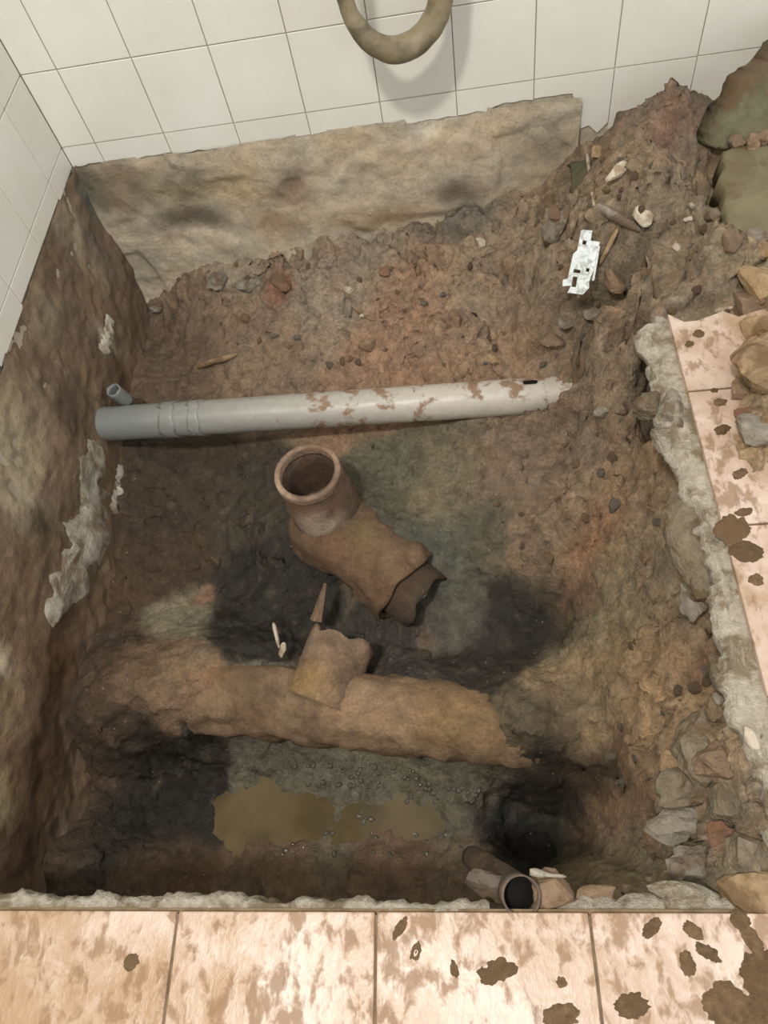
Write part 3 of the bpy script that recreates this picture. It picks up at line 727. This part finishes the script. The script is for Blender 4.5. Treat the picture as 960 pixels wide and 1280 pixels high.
#DETAILS
# ------------------------------------------------------------------ puddle and hose
puddle = None
n = 60; V = [(0.475, -1.25, -0.633)]; F = []
for k in range(n):
    a = 2*math.pi*k/n; r = 1+0.12*math.sin(3*a+1)+0.08*math.sin(5*a)
    V.append((0.475+0.255*r*math.cos(a), -1.25+0.125*r*math.sin(a), -0.633))
for k in range(n): F.append((0, 1+k, 1+(k+1) % n))
bmw = [(x, y, -0.70) for (x, y, z) in V]; nb = len(V)
F += [(nb, nb+1+(k+1) % n, nb+1+k) for k in range(n)] + [(1+k, nb+1+k, nb+1+(k+1) % n, 1+(k+1) % n) for k in range(n)]
puddle = link('puddle', mesh('puddle', V+bmw, F, False), M['water'])
tag(puddle, 'murky olive puddle at the pit bottom in front of the drain', 'puddle', None, 'stuff')

def hp(px, py, y): return aty(px, py, y)
pth = [hp(425,-170,-.085), hp(424,-90,-.10), hp(427,-25,-.115), hp(439,20,-.12), hp(462,50,-.125), hp(489,62,-.12), hp(518,54,-.105), hp(541,28,-.095), hp(551,-5,-.09), hp(553,-70,-.085), hp(545,-160,-.08)]
top = (np.array(pth[0])+np.array(pth[-1]))/2; top[2] = max(pth[0][2], pth[-1][2])+0.10; top[1] = -.07
pth = [top+np.array((-.02, .01, -.004))] + pth + [top+np.array((.02, 0, 0.004))]
V, F = tube(spline(pth, 140), np.interp(np.linspace(0, 1, 140), [0, .25, .33, .48, .55, .7, 1], [.015, .0145, .0150, .0205, .0215, .022, .018]), 28, None, 0.0018, 41)
hose = link('hose', mesh('hose', V, F), M['hose'])
tag(hose, 'dirty olive rubber hose hanging in a loop on the white wall', 'hose')

# ------------------------------------------------------------------ rubble
def facet_mesh(name, seed, dims, facets=14, sub=3, rough=0.05, flat=0.0):
    """angular stone: convex facets cut at random, then chipped by noise"""
    r = np.random.RandomState(seed); nn = r.normal(size=(facets, 3)); nn /= np.linalg.norm(nn, axis=1)[:, None]
    hh = r.uniform(0.62, 1.0, facets)
    bm = bmesh.new(); bmesh.ops.create_icosphere(bm, subdivisions=sub, radius=1)
    D = np.array([v.co[:] for v in bm.verts]); D /= np.linalg.norm(D, axis=1)[:, None]
    dots = D @ nn.T; rad = np.min(np.where(dots > 0.05, hh/np.maximum(dots, 0.05), 9), 1); rad = np.minimum(rad, 1.25)
    Pn = D*rad[:, None]; Pn = Pn*(1+rough*fbm(Pn+seed, 0.5, 3, seed))[:, None]
    Pn = Pn*np.array(dims)/2
    for v, p in zip(bm.verts, Pn): v.co = p
    me = bpy.data.meshes.new(name); bm.to_mesh(me); bm.free(); return me
_seed = [100]
def stone(name, px, py, dims, mat, label, cat, group=None, rot=(0, 0, 0), z=None, lift=0.25, facets=13, rough=0.07, sub=3, round_=False):
    _seed[0] += 1
    p = hit(px, py) if z is None else atz(px, py, z)
    me = facet_mesh(name, _seed[0], dims, 40 if round_ else facets, sub, rough)
    me.polygons.foreach_set('use_smooth', np.ones(len(me.polygons), bool)) if round_ else None
    o = link(name, me, M[mat]); o.location = (p[0], p[1], p[2]+dims[2]*lift); o.rotation_euler = rot
    return tag(o, label, cat, group, 'thing')
R = math.radians
# along the right-hand edge
stone('concrete_slab', 868, 672, (.060, .150, .045), 'concrete', 'long flat grey concrete slab wedged under the right mortar edge', 'rubble', None, (R(8), R(-14), R(6)), -.055, 0, 9)
stone('concrete_wedge', 878, 733, (.045, .050, .040), 'concrete', 'grey concrete wedge below the long slab', 'rubble', None, (R(10), 0, R(30)), -.07, 0, 8)
stone('mortar_lump', 866, 752, (.036, .052, .035), 'stone_grey', 'pale crumbly mortar lump beside the concrete wedge', 'rubble', None, (0, 0, R(20)), -.09, 0, 10, .15)
stone('mortar_pebble', 889, 783, (.022, .026, .02), 'concrete', 'rounded grey pebble in the gap below the concrete wedge', 'pebble', None, (0, 0, 0), -.07, 0, round_=True)
stone('mortar_shard', 899, 842, (.022, .050, .03), 'concrete', 'narrow upright grey mortar shard beside dark red earth', 'rubble', None, (0, R(10), R(5)), -.07, 0, 9)
stone('concrete_rock', 876, 932, (.075, .085, .06), 'concrete', 'big grey concrete rock at the lower right bank', 'rubble', None, (R(12), 0, R(25)), None, -.12, 14, .3)
stone('concrete_rock', 903, 948, (.055, .05, .05), 'stone_brown', 'brownish rock against the big grey concrete rock', 'rubble', None, (0, 0, R(40)), None, -.12, 14, .3)
stone('concrete_rock', 872, 985, (.085, .05, .05), 'concrete', 'flat grey rock lying below the big grey concrete rock', 'rubble', None, (R(10), 0, R(10)), None, -.12, 14, .3)
stone('concrete_rock', 915, 1003, (.07, .05, .05), 'concrete', 'weathered rock above the orange brick bit', 'rubble', None, (0, R(8), R(-30)), None, -.12, 14, .3)
stone('concrete_rock', 862, 1030, (.09, .055, .05), 'stone_grey', 'grey rock left of the orange brick bit', 'rubble', None, (R(14), 0, R(-12)), None, -.12, 14, .3)
stone('brick_bit', 902, 1050, (.032, .036, .03), 'brick', 'orange brick bit among the grey rocks at lower right', 'brick bit', None, (0, 0, R(20)), None, -.05, 8, .14)
stone('concrete_rock', 868, 1078, (.06, .045, .04), 'stone_grey', 'pale greenish rock below the orange brick bit', 'rubble', None, (0, 0, R(15)), None, -.12, 14, .3)
stone('concrete_rock', 935, 1075, (.06, .05, .04), 'concrete', 'grey rock near the right picture edge above the tan clod', 'rubble', None, (0, 0, R(-15)), None, -.12, 14, .3)
stone('earth_clod', 940, 1120, (.07, .045, .035), 'stone_tan', 'tan earth clod at the front right tile edge', 'clod', None, (0, 0, R(-10)), -.018, 0, 12, .12)
stone('mortar_flake', 850, 1116, (.065, .018, .014), 'mortar', 'flat pale mortar flake near the front right tile edge', 'rubble', None, (0, 0, R(-4)), -.022, 0, 10, .12)
stone('mortar_flake', 745, 1118, (.05, .016, .014), 'stone_brown', 'flat brown mortar flake right of the small leaning pipe', 'rubble', None, (0, 0, R(4)), -.03, 0, 10, .12)
stone('white_pebble', 938, 921, (.020, .030, .014), 'white_chip', 'oval white pebble in the right mortar edge', 'pebble', None, (0, 0, R(12)), -.012, 0, round_=True)
stone('white_pebble', 897, 873, (.013, .022, .012), 'stone_grey', 'tiny grey pebble below the upright mortar shard', 'pebble', None, (0, 0, R(12)), -.05, 0, round_=True)
stone('concrete_rock', 825, 1045, (.06, .05, .05), 'stone_brown', 'brown rock low on the bank left of grey rocks', 'rubble', None, (0, R(10), R(20)), None, .1, 11, .12)
stone('concrete_rock', 850, 955, (.05, .045, .04), 'stone_tan', 'tan rock left of the big grey concrete rock', 'rubble', None, (0, 0, R(-25)), None, .1, 11, .12)
# mortar lumps at the broken tile corner
for (a, b, d, lab, mt) in ((826,412,(.030,.045,.035),'knobbly pale mortar lump at the broken tile corner','mortar'), (822,468,(.034,.06,.04),'pale mortar lump below the knobbly corner lump','mortar'),
        (812,508,(.050,.045,.05),'brownish mortar lump over the pipe end','concrete'), (838,520,(.045,.085,.05),'large pale mortar lump beside the pipe end','mortar'), (832,555,(.035,.05,.04),'pale mortar lump hanging below the large one','mortar')):
    stone('mortar_lump', a, b, d, mt, lab, 'rubble', None, (0, 0, R(14)), -.030, 0, 12, .16)
# around the metal clip
stone('cut_stone', 699, 283, (.060, .055, .085), 'stone_grey', 'wedge-shaped grey stone with reddish top left of the metal clip', 'stone', None, (R(20), R(-12), R(20)), -.10, 0, 8, .06)
stone('brick_bit', 694, 268, (.030, .028, .012), 'brick', 'thin reddish crust on top of the wedge-shaped grey stone', 'brick bit', None, (R(20), R(-12), R(20)), -.062, 0, 9)
stone('tile_shard', 746, 391, (.048, .040, .018), 'stone_grey', 'grey stone shard just below the metal clip', 'stone', None, (R(20), 0, R(30)), None, .3, 8)
stone('tile_shard', 706, 408, (.036, .036, .02), 'stone_grey', 'small grey stone shard left of the one below the clip', 'stone', None, (R(15), 0, R(70)), None, .3, 8)
stone('brown_stone', 764, 352, (.045, .06, .03), 'stone_brown', 'flat brown stone right of the metal clip', 'stone', None, (R(10), R(10), R(20)), None, .3, 9)
stone('white_stone', 801, 274, (.030, .042, .025), 'white_chip', 'upright whitish stone beside the long sliver', 'stone', None, (0, 0, R(10)), None, .3, 10)
stone('white_stone', 772, 221, (.042, .022, .02), 'white_chip', 'slanted whitish chip on the heap above the sliver', 'stone', None, (0, R(-15), R(35)), None, .4, 9)
stone('pink_stone', 747, 195, (.034, .030, .02), 'stone_tan', 'pinkish stone at the corner under the wall tiles', 'stone', None, (0, 0, R(10)), None, .3, 9)
def rod(name, p, q, r, mat, label, cat, flat=1.0, nz=.001):
    _seed[0] += 1
    V, F = tube(line(p, q, 10), np.interp(np.linspace(0, 1, 10), [0, .15, .8, 1], [r*.6, r, r*.9, r*.45]), 10, None, nz, _seed[0], 0, 0, flat)
    o = empty(name); bpy.data.objects.remove(o)
    c = (np.array(p)+np.array(q))/2
    o = link(name, mesh(name, np.array(V)-c, F), M[mat]); o.location = c
    return tag(o, label, cat)
up = np.array((0, 0, .008))
rod('stone_sliver', hit(744,262)+up, hit(800,293)+up, .010, 'stone_grey', 'long pale stone sliver right of the metal clip', 'sliver', .7, .003)
rod('stick', hit(772,289)+up, hit(748,338)+up*1.5, .0048, 'stone_tan', 'thin brown stick leaning beside the metal clip', 'stick')
rod('white_strip', hit(733,195)+up, hit(742,262)+up, .0035, 'white_chip', 'thin white strip along the dark green slab', 'strip')
rod('stone_sliver', hit(738,268)+up*.5, hit(760,272)+up*.5, .009, 'stone_grey', 'short grey sliver under the end of the long one', 'sliver', .7, .002)
rod('stone_sliver', hit(248,461)+up, hit(298,446)+up, .0085, 'stone_tan', 'pale flat sliver on the soil behind the grey pipe', 'sliver', .7, .002)
rod('steel_strip', hit(172,336)+up*.6, hit(212,382)+up*.6, .006, 'stone_grey', 'thin dark strip sticking out near the left back corner', 'strip', .5)
# bright metal clip with stamped openings
cp = hit(728, 331); clip = empty('metal_clip', tuple(cp+(CAM-cp)/np.linalg.norm(CAM-cp)*.034)); clip.rotation_euler = (R(36), R(8), R(-10))
tag(clip, 'bright silvery stamped metal clip lying in the rubble', 'clip')
def plate(poly, holes, t):
    bm = bmesh.new()
    vs = [bm.verts.new((x, y, 0)) for x, y in poly]; eds = [bm.edges.new((vs[k], vs[(k+1) % len(vs)])) for k in range(len(vs))]
    for h in holes:
        hv = [bm.verts.new((x, y, 0)) for x, y in h]; eds += [bm.edges.new((hv[k], hv[(k+1) % len(hv)])) for k in range(len(hv))]
    bmesh.ops.triangle_fill(bm, edges=eds, use_beauty=True)
    g = bmesh.ops.extrude_face_region(bm, geom=bm.faces[:])
    bmesh.ops.translate(bm, vec=(0, 0, t), verts=[v for v in g['geom'] if isinstance(v, bmesh.types.BMVert)])
    bmesh.ops.recalc_face_normals(bm, faces=bm.faces[:]); return bm
def sq(cx, cy, a, b): return [(cx-a, cy-b), (cx+a, cy-b), (cx+a, cy+b), (cx-a, cy+b)]
k_ = .00114
def pp(x, y): return ((x-728)*k_, (331-y)*k_*1.25)
outl = [pp(*q) for q in ((717,290),(734,290),(734,302),(748,302),(746,335),(742,352),(744,358),(736,367),(712,367),(716,358),(703,360),(702,352),(709,350),(711,320),(716,315))]
bm_obj('plate', plate(outl, [sq(*pp(725,305), .0035, .0035), sq(*pp(737,337), .003, .003), sq(*pp(720,353), .004, .009), sq(*pp(721,340), .006, .003)], .004), M['metal'], clip)
bm_obj('flange', box_bm(-.002, .002, -.03, .03, -.008, .006, .0006), M['metal'], clip).location = (.0225, .004, 0)
# olive block and mossy lump at the top right
def slab4(name, c, thick, mat, label, cat, amp, seed, n=26, crown=0.0):
    """thick irregular slab whose front face has the corners c (top-left, top-right, bottom-right, bottom-left)"""
    c = [np.array(q) for q in c]; nrm = np.cross(c[3]-c[0], c[1]-c[0]); nrm = nrm/np.linalg.norm(nrm); V = []; F = []
    for j in range(n):
        for i in range(n):
            u, v = i/(n-1), j/(n-1); p = (c[0]*(1-u)+c[1]*u)*(1-v)+(c[3]*(1-u)+c[2]*u)*v
            e = min(u, 1-u, v, 1-v); k = max(0, 1-e/0.08)
            q = p+nrm*(amp*fbm(p, 0.08, 4, seed)-0.08*thick*k*k)
            rim = (e == 0)*np.array([fbm(p, 0.03, 3, seed+1), fbm(p, 0.03, 3, seed+2), fbm(p, 0.03, 3, seed+3)])*0.012
            V.append(q+rim)
    m = n*n
    V += [v-nrm*thick for v in V[:m]]
    for j in range(n-1):
        for i in range(n-1):
            a = j*n+i; F.append((a, a+n, a+n+1, a+1)); F.append((m+a, m+a+1, m+a+n+1, m+a+n))
    ring = [i for i in range(n)]+[j*n+n-1 for j in range(1, n)]+[(n-1)*n+i for i in range(n-2, -1, -1)]+[j*n for j in range(n-2, 0, -1)]
    for k in range(len(ring)): a, b = ring[k], ring[(k+1) % len(ring)]; F.append((a, b, m+b, m+a))
    o = (c[0]+c[2])/2; ob = link(name, mesh(name, np.array(V)-o, F), M[mat]); ob.location = o
    return tag(ob, label, cat, None, 'thing')
slab4('dark_slab', [hit(711,206)+up, hit(736,200)+up, hit(742,264)+up, hit(716,272)+up], .03, 'green', 'dark green upright slab at the end of the concrete footing', 'rubble', .006, 9)
slab4('cement_block', [atz(902,184,.035), atz(985,176,.035), atz(1000,310,.0), atz(907,292,-.002)], .06, 'olive', 'smooth olive grey cement block at the right edge of the heap', 'cement block', .004, 3)
slab4('mossy_lump', [atz(955,92,.10), atz(1040,20,.12), atz(1040,185,.03), atz(896,186,.02)], .05, 'green', 'dark greenish cement lump against the wall at right', 'cement lump', .014, 5)
for k, (a, b, d) in enumerate(((918,176,.03), (940,178,.034), (958,172,.03))):
    stone('earth_clod', a, b, (d, d, d*.8), 'stone_brown', ('brown clod on the left end of the olive block', 'brown clod on the middle of the olive block', 'brown clod on the right end of the olive block')[k], 'clod', None, (k, k*2, k), .035, 0, 22, .35)
for (a, b, d, mt, lab) in ((890,272,.022,'stone_grey','grey pebble left of the olive block'), (903,262,.026,'stone_brown','brown pebble touching the olive block'), (919,287,.034,'stone_tan','tan pebble at the foot of the olive block'),
        (912,302,.030,'stone_brown','brown stone below the tan pebble'), (942,303,.034,'stone_grey','grey stone in front of the olive block'), (953,318,.03,'stone_tan','tan stone under the grey one before the olive block'),
        (952,360,.062,'stone_tan','big tan rock at the right edge above the tiles'), (935,388,.055,'stone_brown','brown rock just below the big tan rock'), (930,523,.034,'brick','red brick bit on the tile beside the tan heap'),
        (943,545,.05,'stone_grey','grey chunk on the tile below the red brick bit'), (925,490,.035,'stone_brown','brown clod at the edge of the tan heap'), (947,460,.075,'stone_tan','large tan clod heaped on the tile'),
        (955,415,.06,'stone_tan','tan clod on top of the heap over the tile'), (912,445,.022,'stone_brown','small brown clod on the heap edge over the tile'), (895,432,.02,'stone_tan','pinkish crumb at the broken tile top'),
        (860,275,.012,'white_chip','tiny whitish pebble on the heap left of the olive block'), (864,258,.010,'white_chip','tiny pale crumb on the heap far left of the olive block'), (846,310,.016,'white_chip','small pale crumb below the whitish pebble on the heap')):
    stone('rubble_stone', a, b, (d, d*1.1, d*.75), mt, lab, 'stone', None, (R(_seed[0]*37 % 30), 0, R(_seed[0]*71 % 180)), None, .2, 11, .12)
rod('white_chip', hit(893,391)+up*.4, hit(916,386)+up*.4, .0045, 'white_chip', 'white chip lying just above the broken tile corner', 'chip')
# back slope
for (a, b, d, mt, lab) in ((352,355,(.045,.055,.04),'brick','red brick lump bedded in the back slope'), (310,358,(.07,.04,.04),'stone_grey','greenish grey rock left of the red brick lump'), (270,352,(.06,.045,.035),'stone_grey','rounded grey rock left of the greenish grey rock'),
        (601,304,(.024,.02,.018),'white_chip','pale pebble on the slope below the concrete footing'), (603,320,(.014,.014,.012),'stone_tan','small tan pebble just below the pale one'), (433,363,(.014,.03,.014),'white_chip','white chip at the top of the curved shard'),
        (197,388,(.03,.035,.025),'stone_grey','grey stone near the left wall behind the pipe'), (180,432,(.03,.034,.025),'stone_grey','grey stone low by the left wall behind the pipe'), (455,394,(.008,.018,.008),'white_chip','tiny white splinter below the curved shard'),
        (545,330,(.05,.04,.035),'stone_brown','brown clod under the footing crack'), (570,400,(.04,.035,.03),'stone_brown','brown clod in the middle of the back slope'), (640,330,(.05,.05,.04),'stone_brown','brown clod left of the wedge-shaped stone'),
        (620,450,(.035,.03,.02),'stone_tan','tan clod resting behind the grey pipe'), (690,425,(.05,.04,.03),'stone_brown','brown clod under the slope crack'), (752,516,(.034,.028,.025),'stone_grey','grey pebble below the buried pipe end'),
        (776,510,(.026,.022,.02),'concrete','small grey pebble touching the pipe end gap'), (480,340,(.03,.03,.022),'brick','small reddish clod right of the red brick lump'), (460,430,(.035,.03,.022),'stone_brown','brown clod behind the middle of the pipe')):
    stone('slope_stone', a, b, d, mt, lab, 'stone', None, (R(_seed[0]*37 % 30), 0, R(_seed[0]*71 % 180)), None, .12, 12, .12)
pts = [hit(432,368)+up*.6, hit(444,388)+up*.7, hit(462,400)+up*.6, hit(480,402)+up*.3]
V, F = tube(spline(pts, 24), np.interp(np.linspace(0, 1, 24), [0, .5, 1], [.004, .0065, .003]), 10, None, .0012, 77, 0, 0, .6)
tag(link('curved_shard', mesh('curved_shard', V, F), M['stone_tan']), 'pale curved pipe shard edge in the back slope', 'shard')
# bits around the drain
sa, sb = hit(405,752), hit(404,732)
wa, wb = atz(396, 776, -.455), atz(407, 729, -.425)
V, F = tube(line(wa, wb, 8), np.linspace(.021, .006, 8), 5, None, .002, 61, 0, 0, .6)
wo = link('clay_wedge', mesh('clay_wedge', np.array(V)-wa, F, False), M['stone_brown']); wo.location = wa
tag(wo, 'small pointed clay wedge between the bend and the branch', 'shard', None, 'thing')
rod('white_strip', atz(342,779,-.46), atz(349,810,-.46), .0072, 'white_chip', 'short white strip left of the drain branch', 'strip', .6)
stone('white_crumb', 353, 812, (.014, .030, .014), 'white_chip', 'whitish crumb between the white strip and the branch', 'crumb', None, (0, 0, R(-15)), -.44, 0, 9)
stone('white_crumb', 529, 742, (.010, .024, .014), 'white_chip', 'white crumb in the broken mouth of the bend', 'crumb', None, (R(20), 0, R(-35)), -.43, 0, 9)
# mud lumps around the leaning pipe
stone('mud_lump', 622, 1108, (.060, .036, .05), 'black_pipe', 'dark mud lump left of the small leaning pipe', 'mud lump', None, (0, R(10), R(-18)), -.045, 0, 14, .15)
stone('mud_lump', 688, 1108, (.055, .038, .05), 'stone_brown', 'brown mud lump with pale rim right of the small leaning pipe', 'mud lump', None, (0, R(-8), R(12)), -.03, 0, 14, .15)
rod('mortar_crust', atz(662,1090,-.008), atz(708,1096,-.008), .0045, 'mortar', 'thin pale crust along the brown mud lump', 'crust', .7, .003)
# small pebbles, alike, bedded in the slope
PG = 'small loose pebbles in the soil'
rs = np.random.RandomState(9)
pm = [facet_mesh('pebble', 900+k, (1, 1.15, .8), 11, 2, .1) for k in range(6)]
for k in range(6): pm[k].materials.append(M[('stone_brown', 'stone_tan', 'stone_grey')[k % 3]])
zones = [((180, 330), (760, 460), 46, 'on the slope behind the grey pipe'), ((560, 540), (840, 700), 22, 'in the bank below the buried pipe end'), ((745, 200), (930, 390), 26, 'on the heap right of the metal clip'), ((760, 780), (900, 1090), 26, 'low on the right bank near the grey rocks')]
for (p0, p1, n, where) in zones:
    for q in range(n):
        a, b = rs.uniform(p0[0], p1[0]), rs.uniform(p0[1], p1[1]); p = hit(a, b)
        if p[2] > -.03 and p[0] > 1.12 and p[1] < -.6: continue
        kk = rs.randint(6); o = link('pebble', pm[kk]); s_ = rs.uniform(.008, .019)*(1 if rs.rand() < .85 else 1.5)
        o.location = (p[0], p[1], p[2]+s_*.02); o.scale = (s_, s_, s_); o.rotation_euler = rs.uniform(0, 6.28, 3)
        tag(o, 'small %s pebble %s' % (('brown', 'tan', 'grey')[kk % 3], where), 'pebble', PG+' '+where)
# wet gravel at the water's edge
M['gravel'] = simple_rough('wet_dark_gravel', (70, 66, 56), (104, 98, 84), 60, 0.12, 0.0004, None, 1.0)
gm = [facet_mesh('gravel_stone', 950+k, (1, 1.2, .7), 26, 2, .05) for k in range(4)]
for me in gm: me.materials.append(M['gravel']); me.polygons.foreach_set('use_smooth', np.ones(len(me.polygons), bool))
for (p0, p1, n) in (((330, 955), (560, 985), 60), ((430, 990), (470, 1030), 16), ((490, 985), (600, 1005), 34), ((330, 1035), (580, 1070), 26)):
    for q in range(n):
        p = hit(rs.uniform(p0[0], p1[0]), rs.uniform(p0[1], p1[1])); s_ = rs.uniform(.006, .014)
        o = link('gravel_stone', gm[rs.randint(4)]); o.location = (p[0], p[1], max(p[2], -.636)+s_*.12); o.scale = (s_, s_, s_); o.rotation_euler = (rs.uniform(-.3, .3), rs.uniform(-.3, .3), rs.uniform(0, 6.28))
        tag(o, 'tiny wet gravel stone glistening at the edge of the puddle', 'gravel stone', 'wet gravel by the puddle')
# mud splashes on the tiles
def splat(px, py, r, sq_, rot, h, seed, label, mat='mud'):
    n, m = 48, 7; V = [(0, 0, h)]; F = []
    for j in range(1, m+1):
        for k in range(n):
            a = 2*math.pi*k/n; e = 1+0.4*fbm(np.array([math.cos(a)*2.4, math.sin(a)*2.4, seed*1.7]), 1.0, 5, seed, .7)
            q = j/m; e = max(0.45, 1+(e-1)*q*1.25); x = math.cos(a)*r*e*q; y = math.sin(a)*r*sq_*e*q
            z = h*(1-q**3)*(0.7+0.6*vnoise(np.array([x/.008, y/.008, seed*1.0])))-(0.0006 if j == m else 0)
            V.append((x*math.cos(rot)-y*math.sin(rot), x*math.sin(rot)+y*math.cos(rot), z))
    for k in range(n): F.append((0, 1+k, 1+(k+1) % n))
    for j in range(m-1):
        for k in range(n): F.append((1+j*n+k, 1+(j+1)*n+k, 1+(j+1)*n+(k+1) % n, 1+j*n+(k+1) % n))
    p = atz(px, py, 0.0); o = link('mud_splash', mesh('mud_splash', V, F), M[mat]); o.location = (p[0], p[1], 0.0002)
    return tag(o, label, 'mud splash', 'mud splashes on the tiles')
M['mud'] = simple_rough('wet_mud', (84, 66, 46), (130, 106, 78), 110, 0.85, 0.004, (108, 86, 62), 0.35, 20)
for k, a in enumerate([(925,1150,.010,1.0,0,.003,'rounded mud drop at the top of the right front tile'), (940,1176,.018,.45,-1.1,.004,'elongated mud smear below the rounded drop'),
        (866,1163,.011,.7,-.6,.003,'oval mud drop at the upper right of the front tiles'), (859,1204,.008,1.5,0,.003,'upright oval mud drop near the front right'), (884,1190,.014,.5,-.6,.0012,'faint slanted mud stain between the oval drops'),
        (905,1255,.022,.85,.4,.003,'large brown mud patch at the bottom right corner'), (952,1220,.022,.9,.2,.004,'brown mud patch at the right edge above the large one'), (948,1268,.02,1,.8,.004,'mud patch in the very bottom right corner'),
        (815,1160,.013,.5,.7,.002,'slanting mud smear right of the tile joint'), (620,1215,.024,.5,.3,.0012,'thin greenish mud smear on the middle front tile'), (702,1228,.006,.9,0,.002,'small dark mud drop left of the right joint'),
        (568,1212,.005,1.7,.3,.002,'small upright mud drop on the middle front tile'), (790,1258,.018,.7,.2,.002,'brown mud patch right of the joint at the bottom'), (700,1272,.022,.6,.3,.0015,'brown mud patch left of the joint at the bottom'),
        (165,1202,.010,.8,.5,.002,'dark mud drop on the left front tile'), (520,1190,.012,.5,1.2,.0012,'narrow mud streak on the middle front tile'), (500,1160,.014,.4,.9,.001,'faint mud streak near the middle joint'),
        (915,662,.024,.9,.5,.0025,'greyish mud patch at the right tile edge'), (932,690,.020,.8,-.4,.003,'brown mud patch just below the greyish one'), (945,725,.010,.8,.2,.002,'small mud drop below the brown patch on the right tile'),
        (930,640,.012,.5,.2,.002,'thin mud smear above the greyish patch'), (900,503,.010,.7,.1,.003,'mud crumb in the middle of the upper right tile'), (903,537,.012,.7,.5,.004,'mud crumb below the middle one on the upper right tile'),
        (873,417,.009,.9,.6,.003,'dark mud crumb at the top of the broken tile'), (862,430,.007,.9,.6,.002,'small mud crumb under the top one on the broken tile'), (925,592,.012,.6,.6,.002,'dark mud drop on the right tile under the grey chunk'), (893,488,.005,.9,0,.002,'tiny mud crumb near the tile joint on the right')]):
    splat(*a[:6], 40+k, a[6])
